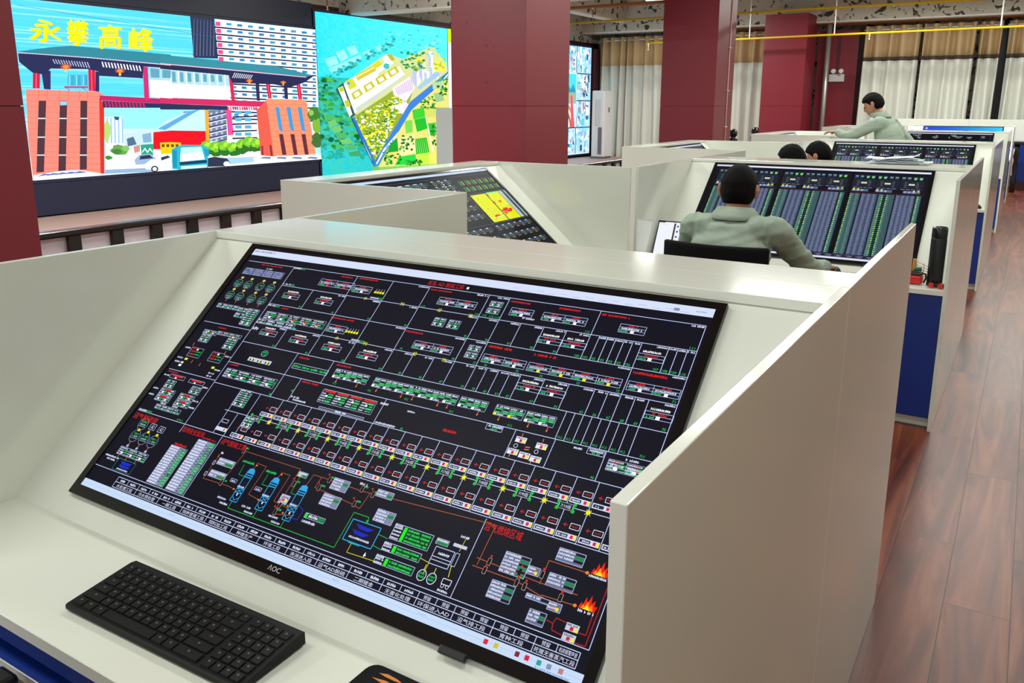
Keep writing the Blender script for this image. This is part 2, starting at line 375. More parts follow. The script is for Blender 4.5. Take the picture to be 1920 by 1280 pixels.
prof = [(.05, 0), (.035, .1), (.055, .2), (.03, .3), (.045, .5), (.03, .62), (.055, .7), (.035, .82), (.05, .93)]
for x in (-1.1, 1.1):
    for y in (-.18, .22): MB().lathe(prof, (x, y, 0), 14).build('leg', M['darkwood'], t)

# ------------------------------------------------------------------ railing in front of the stage
def railing(y0, y1, label):
    t = thing('railing', label, 'railing', (-4.65, y0, 0), 0, 'stage railings'); L = y1 - y0
    MB().box(-.05, 0, .885, .05, L, .925, .012).build('top_rail', M['darkwood'], t)
    MB().box(-.05, 0, 0, .05, L, .12).build('base_rail', M['darkwood'], t)
    MB().box(-.02, 0, .12, -.008, L, .885).build('backing_panel', M['panel_screen_lit'], t)  # pale pink colour stands in for wall-screen light between the balusters
    n = int(L / .285)
    for i in range(n): MB().box(-.007, .1 + i * .285, .12, .03, .1 + i * .285 + .075, .885).build('baluster', M['darkwood'], t)
    return t
railing(.70, 5.83, 'dark stage railing between the two nearest columns')
railing(6.77, 11.86, 'dark stage railing below the tall video screen')
railing(12.80, 14.25, 'short dark railing starting behind the third column')
railing(15.95, 17.96, 'dark railing running up to the farthest column')
for y, lb in ((14.35, 'dark ball-topped newel post right beside the third column'), (15.85, 'dark ball-topped newel post nearer the farthest column')):
    t = thing('newel_post', lb, 'post', (-4.65, y, 0), 0, 'newel posts')
    MB().box(-.07, -.07, 0, .07, .07, 1.0, .01).build('shaft', M['darkwood'], t)
    MB().lathe([(.09, 1.0), (.09, 1.03), (.04, 1.06), (.075, 1.10), (.085, 1.15), (.06, 1.2), (.03, 1.225)]).build('finial', M['darkwood'], t)

# standing air conditioner
t = thing('floor_air_conditioner', 'tall white cabinet air conditioner beside the tall video screen', 'air conditioner', (-9.30, 17.95, .31))
MB().box(-.18, 0, .04, .18, .50, 1.72, .03).build('cabinet', M['ac_white'], t)
MB().box(-.17, .01, 0, .17, .49, .04).build('base', M['grey'], t)
MB().box(.182, .03, .06, .19, .47, 1.45).build('front_panel', M['ac_white'], t)
MB().box(.02, -.012, .12, .12, 0, .80).build('air_grille', M['grey'], t)
MB().box(.191, .22, 1.18, .197, .29, 1.30).build('control_display', M['grey'], t)
MB().box(-.06, -.012, .85, .08, 0, 1.5).build('side_vent', M['silver'], t)
# wall-mounted box and white cabinet in front of the map screen
t = thing('equipment_cabinet', 'pale blue-white cabinet in front of the lower right corner of the aerial map', 'cabinet', (-8.6, 10.5, .31))
MB().box(-.3, 0, 0, .3, 1.2, 1.30, .01).build('body', M['ac_white'], t)
MB().box(.3, .04, .06, .312, .59, 1.26).build('door', M['ac_white'], t); MB().box(.3, .61, .06, .312, 1.16, 1.26).build('door', M['ac_white'], t)
# ------------------------------------------------------------------ flat pictures shown on screens
_txt = {}
def glyphs(s):
    if s not in _txt:
        c = bpy.data.curves.new('t', 'FONT'); c.body = s; c.resolution_u = 2; c.size = 1.0
        o = bpy.data.objects.new('t', c); me = o.to_mesh()
        vs = [(v.co.x, v.co.y) for v in me.vertices]; fs = [tuple(p.vertices) for p in me.polygons]
        o.to_mesh_clear(); bpy.data.objects.remove(o); bpy.data.curves.remove(c)
        x0 = min(v[0] for v in vs); x1 = max(v[0] for v in vs); y0 = min(v[1] for v in vs); y1 = max(v[1] for v in vs)
        _txt[s] = ([((a - x0) / (x1 - x0), 1 - (b - y0) / (y1 - y0)) for a, b in vs], fs)
    return _txt[s]

class Art:
    """2D picture in millimetres (x right, y down); layers are stacked 0.1 mm apart"""
    def __init__(s, W, H, bgc, step=1e-4): s.v = []; s.f = []; s.c = []; s.step = step; s.R = random.Random(5); s.rect(0, 0, W, H, bgc, 0)
    def poly(s, c, pts, l=1):
        a = len(s.v); s.v += [(x, y, l) for x, y in pts]; s.f.append(tuple(range(a, a + len(pts)))); s.c.append(lin(c))
    def rect(s, x0, y0, x1, y1, c, l=2): s.poly(c, [(x0, y0), (x1, y0), (x1, y1), (x0, y1)], l)
    def ln(s, x0, y0, x1, y1, c='c8d4ff', w=1.3, l=1):
        d = math.hypot(x1 - x0, y1 - y0) or 1; nx, ny = -(y1 - y0) / d * w / 2, (x1 - x0) / d * w / 2
        s.poly(c, [(x0 + nx, y0 + ny), (x1 + nx, y1 + ny), (x1 - nx, y1 - ny), (x0 - nx, y0 - ny)], l)
    def pl(s, c, w, *p):
        for a, b in zip(p, p[1:]): s.ln(a[0], a[1], b[0], b[1], c, w)
    def box(s, x0, y0, x1, y1, c='c8d4ff', w=1.0, l=1):
        s.pl(c, w, (x0, y0), (x1, y0), (x1, y1), (x0, y1), (x0, y0))
    def ell(s, cx, cy, rx, ry, c, l=2, n=14): s.poly(c, [(cx + rx * math.cos(2 * PI * i / n), cy + ry * math.sin(2 * PI * i / n)) for i in range(n)], l)
    def ring(s, cx, cy, rx, ry, c, w=1, n=16):
        p = [(cx + rx * math.cos(2 * PI * i / n), cy + ry * math.sin(2 * PI * i / n)) for i in range(n + 1)]
        s.pl(c, w, *p)
    def text(s, t, x, y, w, h, c, l=3, shear=0):
        vs, fs = glyphs(t); a = len(s.v); s.v += [(x + u * w + shear * (1 - q) * h, y + q * h, l) for u, q in vs]
        for f in fs: s.f.append(tuple(a + i for i in f)); s.c.append(lin(c))
    def scr(s, x, y, w, h, c, l=3, dens=.62):
        """row of tiny strokes, reads as a small caption"""
        q = h * .55; n = max(2, int(w / q)); q = w / n
        for i in range(n):
            if s.R.random() < .06: continue
            a = x + i * q
            s.rect(a + q * .12, y + s.R.uniform(0, .25) * h, a + q * .12 + q * dens * .5, y + h, c, l)
            s.rect(a + q * .1, y + s.R.uniform(.1, .6) * h, a + q * .9, y + s.R.uniform(.65, .9) * h, c, l)
    def build(s, name, m, parent, O, ex, ey):
        """O: top left corner; ex, ey: unit vectors of picture x and y; normal is ey x ex"""
        ex = Vector(ex); ey = Vector(ey); n = ey.cross(ex).normalized(); O = Vector(O)
        me = bpy.data.meshes.new(name)
        me.from_pydata([tuple(O + ex * (x / 1000) + ey * (y / 1000) + n * (l * s.step)) for x, y, l in s.v], [], s.f); me.update()
        a = me.color_attributes.new('Col', 'FLOAT_COLOR', 'CORNER'); k = 0
        buf = []
        for p, c in zip(me.polygons, s.c):
            buf += list(c) * p.loop_total
        a.data.foreach_set('color', buf)
        me.materials.append(m)
        return link(name, me, parent)

WH = 'dfe6ff'; GR = '22d060'; RD = 'e02020'; YL = 'f0f020'; OR = 'f08028'; CY = '30a8e8'; LB = 'c4d0ff'
def art_A():
    A = Art(1337, 765, '100f1c'); R = A.R
    A.rect(22, 15, 1318, 36, 'd8e2fb', 1); A.scr(27, 18, 80, 8, '8a90b8')
    for i in range(14): A.scr(860 + i * 30, 27 + (i % 2) * 3, 18, 2.4, 'b0b8d8')
    A.rect(1235, 24, 1247, 31, '8890b0'); A.scr(1280, 24, 22, 4, '9aa2c4')
    A.rect(19, 727, 1318, 745, 'c9defa', 1); A.ln(19, 736, 1318, 735, 'b4c6e6', 1)
    for x in (330, 520, 800, 1000): A.scr(x, 731, 16, 3, 'a8bcdc')
    for x, c in ((1136, 'e02040'), (1156, 'd8c020'), (1196, '802838'), (1214, 'd82040'), (1236, '30a0a0'), (1254, '8890b0'), (1275, 'c08080')): A.rect(x, 731, x + 8, 739, c)
    A.scr(1236, 741, 60, 3, '6090e0')
    # ---- grid
    V = lambda x, a, b: A.ln(x, a, x, b)
    H = lambda y, a, b: A.ln(a, y, b, y)
    H(57, 29, 1310); H(264, 28, 201); H(415, 28, 201); H(538, 26, 1310); H(691, 18, 1310)
    for y in (118, 178, 239, 298, 359, 420): H(y, 202, 1310)
    V(202, 57, 538); V(1310, 57, 691)
    for x in (422, 535, 646, 812, 866, 1087): V(x, 57, 118)
    for x in (313, 425, 535, 646, 813, 866, 922, 978, 1032, 1087, 1107, 1125, 1143, 1161, 1180, 1199, 1255, 1273, 1292): V(x, 118, 178)
    for x in (425, 535, 646, 812, 867, 1199): V(x, 178, 239)
    for x in (313, 424, 535, 646, 703, 759, 813, 868, 896, 925, 952, 978, 1033, 1088, 1144, 1172, 1199, 1228, 1255): V(x, 239, 298)
    for x in (393, 507, 1107, 1125, 1143, 1161, 1180, 1199, 1217, 1235, 1255): V(x, 298, 359)
    for x in (393, 448, 700, 1022, 1109, 1214): V(x, 359, 420)
    V(363, 420, 538); V(300, 420, 538); V(335, 480, 538); H(478, 290, 1310)
    for x, a, b in ((273, 538, 691), (202, 538, 691), (1045, 538, 691)): pass
    V(202, 538, 560); V(334, 538, 691); V(1045, 541, 691)
    for i in range(21):
        x = 437 + i * 43.7; V(x, 420, 478); 
        if x > 470: V(x, 480, 538)
        V(x - 22, 478, 538) if x > 460 and i % 1 == 0 and False else None
    # ---- small widgets
    def gauge(x, y, w=56, dot='ffffff', cols=1):
        cw = w / cols
        for k in range(cols):
            a = x + k * cw; A.box(a, y, a + cw, y + 20, LB, .9); A.ln(a, y + 7, a + cw, y + 7, LB, .7); A.ln(a, y + 13.5, a + cw, y + 13.5, LB, .7)
            A.scr(a + cw * .32, y + .8, cw * .36, 5, RD); A.scr(a + cw * .08, y + 7.6, cw * .8, 5.2, WH); A.scr(a + cw * .04, y + 14.4, cw * .32, 4.6, GR); A.rect(a + cw * .46, y + 13, a + cw * .60, y + 20, dot)
    def gauge_title(x, y, dot='ffffff'):
        A.scr(x + 8, y - 9, 38, 6, 'ffffff'); A.box(x, y, x + 55, y + 15, LB, .9); A.ln(x, y + 7.5, x + 55, y + 7.5, LB, .8); A.scr(x + 14, y + 1, 28, 5, RD); A.scr(x + 4, y + 9, 16, 5, GR); A.rect(x + 23, y + 8, x + 31, y + 15, dot)
    def table(x, y, w, h, cols, rows, wcol=.4, red=False, dots=True):
        A.rect(x, y, x + w, y + h, '141824', 1); A.box(x, y, x + w, y + h, LB, .9)
        cw = w / cols; rh = h / rows
        for c in range(cols):
            for r in range(rows):
                a = x + c * cw; b = y + r * rh
                if red and r == 0: A.rect(a + 3, b + 1, a + cw - 3, b + rh - 1.5, RD); continue
                if r == 0: A.scr(a + 1, b + 1, cw * .8, rh - 1.6, WH, dens=.8); continue
                A.scr(a + 1, b + 1, cw * wcol, rh - 1.8, WH, dens=.85)
                A.rect(a + cw * (wcol + .08), b + .8, a + cw - 1, b + rh - .8, '178a48' if (c + r) % 3 else '1a2a2a', 2); A.scr(a + cw * (wcol + .14), b + 1.6, cw * .34, rh - 3, '50e890' if (c + r) % 3 else WH)
            if dots and rows > 2: A.rect(x + c * cw + cw * .36, y + h - rh * 1.6, x + c * cw + cw * .56, y + h - rh * .6, 'ffffff', 4)
    def num(s, x, y, h=6): A.text(s, x, y, h * .62 * len(s), h, GR)
    def cap(x, y, w=20): A.scr(x - w - 2, y + 1.5, w, 5, WH)
    def redcap(x, y, w=50, h=6): A.scr(x, y, w, h, RD)
    # captions at the cell corners and cell numbers
    for x in (425, 535, 646, 813, 866, 922, 978, 1032, 1087, 1125, 1143, 1161, 1180, 1199, 1255, 1273, 1292, 1310): cap(x, 118, 22 if x < 1090 or x == 1255 else 15)
    for x in (313, 424, 535, 646, 703, 759, 813, 868, 896, 925, 952, 978, 1033, 1088, 1144, 1172, 1199, 1228, 1255, 1310): cap(x, 239, 21 if x - 0 not in (896, 925, 952, 1172, 1228) else 18)
    for x in (646, 812, 867): cap(x, 57, 30)
    for x in (646, 812, 867, 1199, 1310): cap(x, 178, 26)
    cap(1310, 57, 26)
    for s, x, y in (('91', 302, 170), ('92', 412, 170), ('93', 526, 170), ('94', 636, 170), ('95', 802, 170), ('96', 857, 170), ('97', 912, 170), ('98', 968, 170), ('99', 1022, 170), ('100', 1072, 170), ('101', 1090, 170), ('102', 1108, 170), ('103', 1126, 170), ('104', 1144, 170), ('105', 1162, 170), ('106', 1182, 170), ('107', 1240, 170), ('108', 1258, 170), ('109', 1276, 170), ('110', 1294, 170), ('111', 1294, 110), ('112', 1072, 110), ('117', 652, 112), ('116', 800, 110), ('115', 820, 110), ('114', 838, 110), ('113', 853, 110), ('79', 660, 231), ('78', 802, 231), ('77', 857, 231), ('76', 885, 231), ('75', 962, 231), ('74', 1018, 231), ('73', 1101, 231), ('72', 1186, 231), ('71', 1298, 231),
                    ('81', 302, 290), ('82', 412, 290), ('83', 526, 290), ('84', 636, 290), ('85', 692, 290), ('86', 748, 290), ('87', 802, 290), ('58', 857, 290), ('59', 885, 290), ('60', 913, 290), ('61', 941, 290), ('62', 967, 290), ('63', 1022, 290), ('64', 1077, 290), ('65', 1132, 290), ('66', 1160, 290), ('67', 1188, 290), ('68', 1216, 290), ('69', 1243, 290), ('70', 1298, 290),
                    ('62上', 1110, 350), ('63上', 1128, 350), ('64上', 1146, 350), ('65上', 1164, 350), ('66上', 1183, 350), ('67上', 1202, 350), ('68上', 1220, 350), ('69上', 1238, 350), ('70上', 1276, 350), ('61上', 1000, 350), ('60上', 860, 350), ('59上', 742, 346), ('53上', 640, 346), ('51上', 540, 348), ('48', 385, 412), ('47', 440, 390), ('46', 1203, 412), ('45', 770, 413)):
        if x > 200: num(s, x, y, 5.6)
    # row 1 widgets
    redcap(372, 62, 38, 5); redcap(430, 60, 60, 5); redcap(652, 62, 60, 5); redcap(872, 62, 50, 6); redcap(992, 62, 50, 6); redcap(1092, 62, 62, 6)
    A.text('浆乳 AD 脱硫工段', 634, 40, 102, 13, RD); A.rect(744, 44, 750, 50, 'ffffff')
    gauge(316, 80, 111, 'e83040', 2); gauge(431, 84, 56); gauge(688, 82, 104, 'ffffff', 2); gauge(882, 81, 56); gauge(962, 81, 104, 'ffffff', 2); gauge(1140, 81, 56)
    table(824, 72, 32, 14, 2, 3); table(824, 91, 32, 14, 2, 3); cap(950, 100, 30)
    for bx, by, n in ((498, 92, 4), (486, 212, 5)):
        A.rect(bx, by, bx + n * 8, by + 8, '4a4a10', 1)
        for i in range(n): A.ell(bx + 4 + i * 8, by + 4, 3.4, 3.4, YL, 3, 8); A.ln(bx + 4 + i * 8, by - 6, bx + 4 + i * 8, by, WH, .8)
    for x, y in ((201, 57), (201, 110), (201, 180), (495, 110), (515, 232)): A.scr(x + 2, y, 26, 5, WH, dens=.9); A.rect(x + 28, y, x + 42, y + 5.5, '178a48', 2)
    for s, x, y in (('列', 592, 113), ('AD', 700, 113), ('池', 786, 114), ('列', 556, 234), ('AD', 700, 235), ('池', 780, 236), ('水', 480, 113), ('水', 470, 234)): A.text(s, x, y, 11, 9, YL)
    gauge_title(228, 139); gauge_title(341, 140); table(706, 138, 31, 22, 2, 4, .3); table(746, 138, 31, 22, 2, 4, .3)
    gauge_title(976, 142); gauge_title(1033, 142); gauge_title(1199, 142)
    # row 2
    redcap(420, 183, 74, 5); redcap(252, 183, 24, 4); redcap(650, 183, 52, 6); redcap(874, 183, 58, 7); redcap(985, 183, 52, 7); redcap(1204, 183, 70, 7)
    table(214, 201, 202, 22, 5, 4, .3); 
    for k in (2, 3, 4): A.rect(214 + k * 40 + 17, 212, 214 + k * 40 + 24, 218, 'e83040', 5)
    table(204, 225, 126, 14, 4, 2, .8); gauge(429, 205, 57); gauge(688, 206, 104, 'ffffff', 2); table(828, 192, 30, 14, 2, 3); table(828, 210, 30, 14, 2, 3)
    gauge(873, 207, 104, 'ffffff', 2); gauge(983, 207, 207, YL, 4); gauge(1203, 207, 104, 'ffffff', 2)
    # row 3
    A.scr(204, 250, 20, 10, WH, dens=.9); gauge_title(236, 254); gauge_title(341, 258); gauge_title(450, 260); gauge_title(560, 262); gauge_title(979, 258); gauge_title(1034, 258); gauge_title(1256, 262)
    # row 4
    A.ring(295, 318, 10, 8, '90c8c0', 1.2); A.scr(288, 313, 14, 4, GR); A.scr(288, 319, 14, 4, GR)
    A.rect(256, 334, 333, 345, 'c8d0e8', 1)
    for i in range(3): A.rect(262 + i * 26, 338, 276 + i * 26, 344, '101018', 2); A.rect(266 + i * 26, 338, 272 + i * 26, 344, YL, 3)
    redcap(404, 304, 32, 6); A.box(400, 325, 509, 338, LB, 1)
    for i in range(4): A.scr(403 + i * 27, 328, 23, 7, GR)
    redcap(520, 303, 44, 5)
    for x, w, n in ((527, 98, 6), (643, 222, 14), (872, 66, 4), (958, 66, 4), (1029, 64, 4)):
        A.rect(x, 315, x + w, 338, '20262e', 1); A.box(x, 315, x + w, 338, LB, 1); q = w / n
        for i in range(n):
            A.scr(x + i * q + 1, 316, q - 3, 5, WH, dens=.9); A.ln(x + i * q, 315, x + i * q, 338, LB, .6)
            for r in range(3):
                if (i + r) % 4 != 1 and r < 3: A.rect(x + i * q + 1, 321.6 + r * 4, x + (i + 1) * q - 1, 325 + r * 4, '189a50', 2); A.scr(x + i * q + 2.5, 322 + r * 4, q - 5, 2.6, '70f0a0')
            if i % 2 == 0: A.rect(x + i * q, 332.6, x + i * q + 7, 338, YL if x == 958 else 'ffffff', 4); A.scr(x + i * q + 9, 333.6, q - 2, 4, WH)
    for x in (545, 605, 662, 730, 760, 826, 850, 925, 975, 1042, 1084): A.ln(x, 339, x, 348, OR, 1.2); A.ell(x, 347, 1.8, 2.6, OR, 3, 6)
    # row 5
    redcap(210, 362, 32, 5); table(213, 376, 171, 24, 4, 4, .3); redcap(455, 362, 50, 6); A.rect(527, 370, 681, 403, '1a2028', 1); A.box(527, 370, 681, 403)
    for i in range(4):
        a = 527 + i * 38.5; A.rect(a + 4, 371, a + 36, 376, RD)
        for r in range(4):
            A.scr(a + 2, 378 + r * 6, 15, 4, WH, dens=.8); A.rect(a + 18, 377.5 + r * 6, a + 36, 382.5 + r * 6, '189a50' if (i + r) % 2 else '101820', 2); A.scr(a + 20, 378.5 + r * 6, 14, 3, '70f0a0')
        A.rect(a + 14, 383, a + 19, 388, 'ffffff', 4)
    A.box(542, 413, 671, 417); A.scr(590, 412, 30, 6, WH, dens=.9); A.scr(450, 404, 26, 5, WH, dens=.9); A.scr(460, 410, 40, 5, WH, dens=.9); A.scr(690, 368, 22, 6, WH, dens=.9)
    A.scr(765, 372, 20, 5, WH); redcap(868, 392, 32, 7); A.box(957, 360, 994, 372); A.scr(961, 361, 32, 5, WH, dens=.9); A.scr(968, 367, 16, 4, GR); A.scr(703, 413, 56, 5, WH, dens=.9)
    for x, y in ((1030, 371), (1076, 374), (1024, 398), (1050, 400), (1075, 402)):
        A.rect(x, y, x + 23, y + 12, 'e8ecff', 1); A.scr(x + 2, y + 1, 19, 3.5, '303850'); A.rect(x + 9, y + 5, x + 14.5, y + 11, 'e01838', 3); A.rect(x + 16, y + 5, x + 21, y + 11, YL, 3)
    A.ring(1036, 391, 4, 4, WH, 1); A.ring(1082, 393, 4, 4, WH, 1); A.ln(1056, 389, 1066, 388, OR, 2); A.ln(1056, 394, 1066, 393, OR, 2)
    for x, y in ((1040, 366), (1086, 367), (1032, 412), (1080, 415)): A.ln(x, y - 3, x, y + 4, OR, 1.4)
    A.scr(1150, 364, 18, 5, WH); A.box(1178, 361, 1212, 372); A.scr(1182, 362, 28, 5, WH, dens=.9); A.scr(1188, 367, 16, 4, GR)
    A.scr(1254, 363, 26, 6, WH); table(1224, 372, 72, 22, 2, 4, .5); gauge(1224, 372, 72, 'ffffff', 2)
    # rows 6 and 7: pens
    for row, (yb, ys, xs) in enumerate(((459, 443, 394), (524, 505, 350))):
        n = 21 if row == 0 else 22
        for i in range(n):
            x = xs + i * 43.7
            if x > 1296: break
            A.rect(x + 2, yb, x + 41, yb + 10, 'd8dcf8', 1); A.rect(x + 4, yb + 2, x + 24, yb + 8, '202440', 2); A.scr(x + 6, yb + 3, 16, 4, WH); A.rect(x + 29, yb + 2, x + 34.5, yb + 8, 'e01838', 3); A.rect(x + 36, yb + 2, x + 41, yb + 8, YL, 3)
            A.box(x + 22, ys, x + 40, ys + 10, WH, 1.1); A.scr(x + 25, ys + 3, 12, 4, 'b02020'); A.ln(x + 8, ys + 5, x + 18, ys + 5, 'c02020', 1.4); A.poly('c02020', [(x + 9, ys + 5), (x + 13, ys + 1), (x + 13, ys + 9)], 2)
    for x, y in ((300, 500),): A.box(x + 4, y + 0, x + 22, y + 8, WH); A.rect(x - 2, y + 20, x + 34, y + 29, 'd8dcf8', 1); A.rect(x + 24, y + 22, x + 28, y + 27, 'e01838', 3); A.rect(x + 29, y + 22, x + 33, y + 27, YL, 3)
    for i in range(10):
        x = 392 + i * 87.4 + (2 if i else 0)
        A.rect(x - 13, 473, x + 13, 484, '0c1020', 2); A.box(x - 13, 473, x + 13, 484, WH, 1.2); A.text('7/%d组' % (i + 1), x - 10, 475, 20, 7, WH)
        for sx in (-1, 1): A.rect(x + sx * 16 - 3, 469, x + sx * 16 + 3, 475, '20c048', 3); A.rect(x + sx * 16 - 3, 482, x + sx * 16 + 3, 488, '20c048', 3); A.rect(x + sx * 15 - 1.5, 472, x + sx * 15 + 1.5, 485, '20c048', 3)
        if x + 44 < 1290: A.text('米', x + 38, 473, 12, 12, YL); A.ell(x + 44, 479, 4.4, 4.4, YL, 4, 8)
    table(298, 419, 40, 44, 2, 8, .5); table(365, 478, 28, 28, 2, 4, .5)
    # left column block 1
    redcap(84, 62, 80, 4); A.scr(112, 72, 22, 5, WH)
    A.rect(36, 79, 186, 102, '4a5078', 1)
    for i in range(4):
        for r in range(4): A.scr(38 + i * 37, 80 + r * 5.6, 33, 4.4, 'a8b0d8', dens=.8)
    for row, y in enumerate((134, 174)):
        for i in range(4):
            x = (50, 87, 132, 171)[i]
            A.ring(x, y, 14, 13, '9098b8', 1.1); A.scr(x - 10, y - 7, 20, 5.5, '20a060', dens=.9); A.scr(x - 10, y, 20, 5.5, '50b890', dens=.9); A.scr(x - 6, y + 7, 12, 3, WH)
            A.ell(x + 1, y - 20, 5.5, 3.6, 'c8d860', 3, 8); A.ln(x + 1, y - 17, x + 1, y - 12, OR, 1.2)
            if row: A.ln(x, y + 14, x, y + 21, OR, 1.3)
    table(33, 203, 38, 13, 2, 2); table(73, 203, 38, 13, 2, 2); table(113, 205, 40, 12, 2, 2); table(115, 222, 40, 13, 2, 2); table(150, 203, 38, 51, 2, 8)
    # block 2
    redcap(92, 272, 30, 4)
    table(52, 287, 50, 12, 2, 3); table(102, 284, 86, 10, 4, 2); table(56, 300, 34, 24, 2, 4); table(150, 297, 34, 32, 2, 5)
    A.rect(66, 289, 72, 293, YL, 5); A.rect(160, 291, 167, 296, YL, 5); A.rect(118, 289, 124, 294, 'e83040', 5)
    for x in (54, 132):
        A.rect(x, 343, x + 44, 370, '10101c', 1); A.box(x, 343, x + 44, 370); A.rect(x + 4, 352, x + 20, 356, 'b02020'); A.rect(x + 4, 360, x + 20, 365, 'b02020'); A.scr(x + 22, 352, 18, 4, GR); A.scr(x + 22, 360, 18, 4, GR); A.rect(x + 20, 345, x + 26, 350, 'ffffff', 3); A.scr(x + 4, 344, 14, 4, RD)
    for x, y in ((30, 345), (28, 376), (28, 388), (180, 345), (176, 386), (164, 398), (164, 406)): A.scr(x, y, 20, 5, WH)
    A.rect(56, 376, 66, 382, YL); A.rect(162, 382, 172, 388, YL); A.rect(52, 388, 60, 393, 'ffffff'); A.rect(50, 396, 60, 402, 'ffffff')
    for x, y in ((50, 330), (86, 378), (118, 381), (172, 334)): A.ln(x, y, x, y + 9, OR, 1.4)
    # block 3
    redcap(32, 419, 36, 4)
    for x in (49, 121):
        A.rect(x, 427, x + 54, 437, '14141f', 1); A.box(x, 427, x + 54, 437); A.rect(x + 8, 428, x + 46, 432, RD); A.rect(x + 20, 433, x + 26, 437, 'ffffff', 3)
    table(52, 443, 32, 22, 2, 4); table(145, 443, 34, 20, 2, 4)
    for x in (52, 124):
        for y in (468, 486): table(x, y, 52, 16, 2, 3); A.rect(x + 12, y + 1, x + 36, y + 5, RD, 4)
    table(73, 510, 44, 12, 2, 2); table(119, 510, 44, 12, 2, 2)
    for x, y in ((26, 430), (22, 470), (22, 488), (176, 437), (176, 476), (178, 494), (82, 503), (126, 503)): A.scr(x, y, 20, 5, WH)
    A.scr(28, 532, 28, 5, WH); A.rect(56, 532, 76, 538, '178a48'); num('49 48 上', 168, 530, 5)
    # block 4, digester bubbles
    A.text('沼气脱硫塔', 26, 544, 88, 16, RD)
    def bubble(x, y, r=15): A.ring(x, y, r, 16, '9098b8', 1.2); A.scr(x - 10, y - 9, 20, 5.5, '20b060', dens=.9); A.scr(x - 10, y - 2, 20, 5.5, '70c8a0', dens=.9); A.ln(x - 12, y + 6, x + 12, y + 6, LB, .8)
    bubble(76, 568, 15); bubble(76, 600); bubble(110, 600); bubble(143, 600)
    for x in (112, 144): A.box(x - 10, 560, x + 10, 575, LB, 1); A.text('A2', x - 5, 563, 10, 9, WH)
    for x, y in ((76, 584), (110, 582), (143, 583)): A.ell(x, y, 4.6, 3.8, 'e8e020', 3, 8)
    for x in (76, 110, 143): A.ln(x, 616, x, 624, OR, 1.4); A.ell(x, 627, 4, 3.6, 'a8b8d8', 3, 8)
    table(58, 632, 102, 20, 3, 4, .5); A.poly('0a0a14', [(80, 662), (143, 659), (143, 687), (75, 687)], 1); A.box(78, 660, 142, 687, '3090a8', 1.1)
    for k in range(2): A.poly('1830c8', [(90 + k * 2, 664 + k * 8), (132, 665 + k * 8), (124, 671 + k * 8), (98, 671 + k * 8)], 3)
    A.scr(92, 681, 40, 4, WH); A.scr(28, 659, 50, 5, WH, dens=.8); A.scr(40, 666, 30, 5, WH, dens=.8)
    for x in (70, 100, 134): A.ln(x, 652, x, 662, OR, 1.1)
    # block 5, tables
    A.text('现场安全监测', 206, 543, 74, 14, RD); redcap(212, 584, 42, 7); redcap(282, 553, 44, 5)
    for x, y0, y1 in ((205, 592, 688), (272, 561, 688)):
        A.rect(x, y0, x + 58, y1, '9aa2c4', 1); n = int((y1 - y0) / 6.4)
        for r in range(n):
            y = y0 + r * (y1 - y0) / n
            A.scr(x + 1, y + .8, 30, 4.6, 'e8ecff', dens=.9); A.scr(x + 32, y + .8, 8, 4.6, '30344c'); A.rect(x + 41, y + .4, x + 57, y + 5.8, '148a44' if R.random() < .8 else '14182c', 2); A.scr(x + 43, y + 1.4, 12, 3.6, '80f0b0'); A.ln(x, y, x + 58, y, '40465c', .5)
    # process picture
    A.text('沼气脱硫工段', 340, 543, 80, 14, RD)
    BR = 'a85838'; G2 = '20b040'
    A.pl(BR, 1.2, (359, 590), (356, 640), (434, 638), (455, 640)); A.pl(BR, 1.2, (412, 636), (424, 556), (590, 557), (588, 660), (640, 650)); 
    A.scr(360, 572, 8, 6, WH); A.ln(359, 580, 359, 588, OR, 2); A.box(355, 596, 361, 605); A.box(352, 624, 358, 633)
    for x, y in ((366, 586), (364, 616)): A.rect(x, y, x + 50, y + 15, '8890a8', 1); A.box(x, y, x + 50, y + 15); A.scr(x + 2, y + 1, 44, 5, WH, dens=.9); A.scr(x + 2, y + 8, 20, 5, WH, dens=.9); A.rect(x + 26, y + 8, x + 48, y + 14, '148a44', 2)
    def tower(x, y0, y1, w=20):
        A.poly(CY, [(x, y0 + 10), (x + 2, y0 + 3), (x + w / 2, y0), (x + w - 2, y0 + 3), (x + w, y0 + 10)], 2); A.box(x, y0 + 10, x + w, y1, CY, 1.6)
        for k in range(3): A.ln(x, y0 + 12 + k * 5, x + w, y0 + 12 + k * 5, CY, 2.2)
        m = y0 + (y1 - y0) * .62; A.ln(x, m, x + w, m + 10, CY, 1.4); A.ln(x + w, m, x, m + 10, CY, 1.4); A.ln(x, m, x + w, m, CY, 1.4); A.ln(x, m + 10, x + w, m + 10, CY, 1.4)
        A.ln(x + 2, y1 - 10, x + w / 2, y1 - 3, CY, 1.4); A.ln(x + w - 2, y1 - 10, x + w / 2, y1 - 3, CY, 1.4); A.ell(x + w / 2, y1 - 16, 2, 3.4, WH, 3, 6); A.scr(x - 2, m - 6, 20, 5, WH); A.ln(x + w * .6, y0 + 32, x + w * .3, m - 6, '402060', 1)
    tower(462, 586, 664); tower(537, 588, 663); tower(616, 585, 664)
    for x in (462, 537, 616): A.pl(G2, 1.4, (x + 8, 664), (x + 8, 680)); A.rect(x - 30, 620, x - 12, 627, '10101c', 1); A.box(x - 30, 620, x - 12, 627); A.scr(x - 27, 622, 12, 4, WH); A.scr(x - 36, 663, 26, 5, WH); A.scr(x - 22, 672, 24, 5, WH)
    A.pl(G2, 1.5, (470, 680), (768, 680), (770, 606), (808, 606), (810, 616)); A.ell(809, 614, 3, 3, G2, 3, 8)
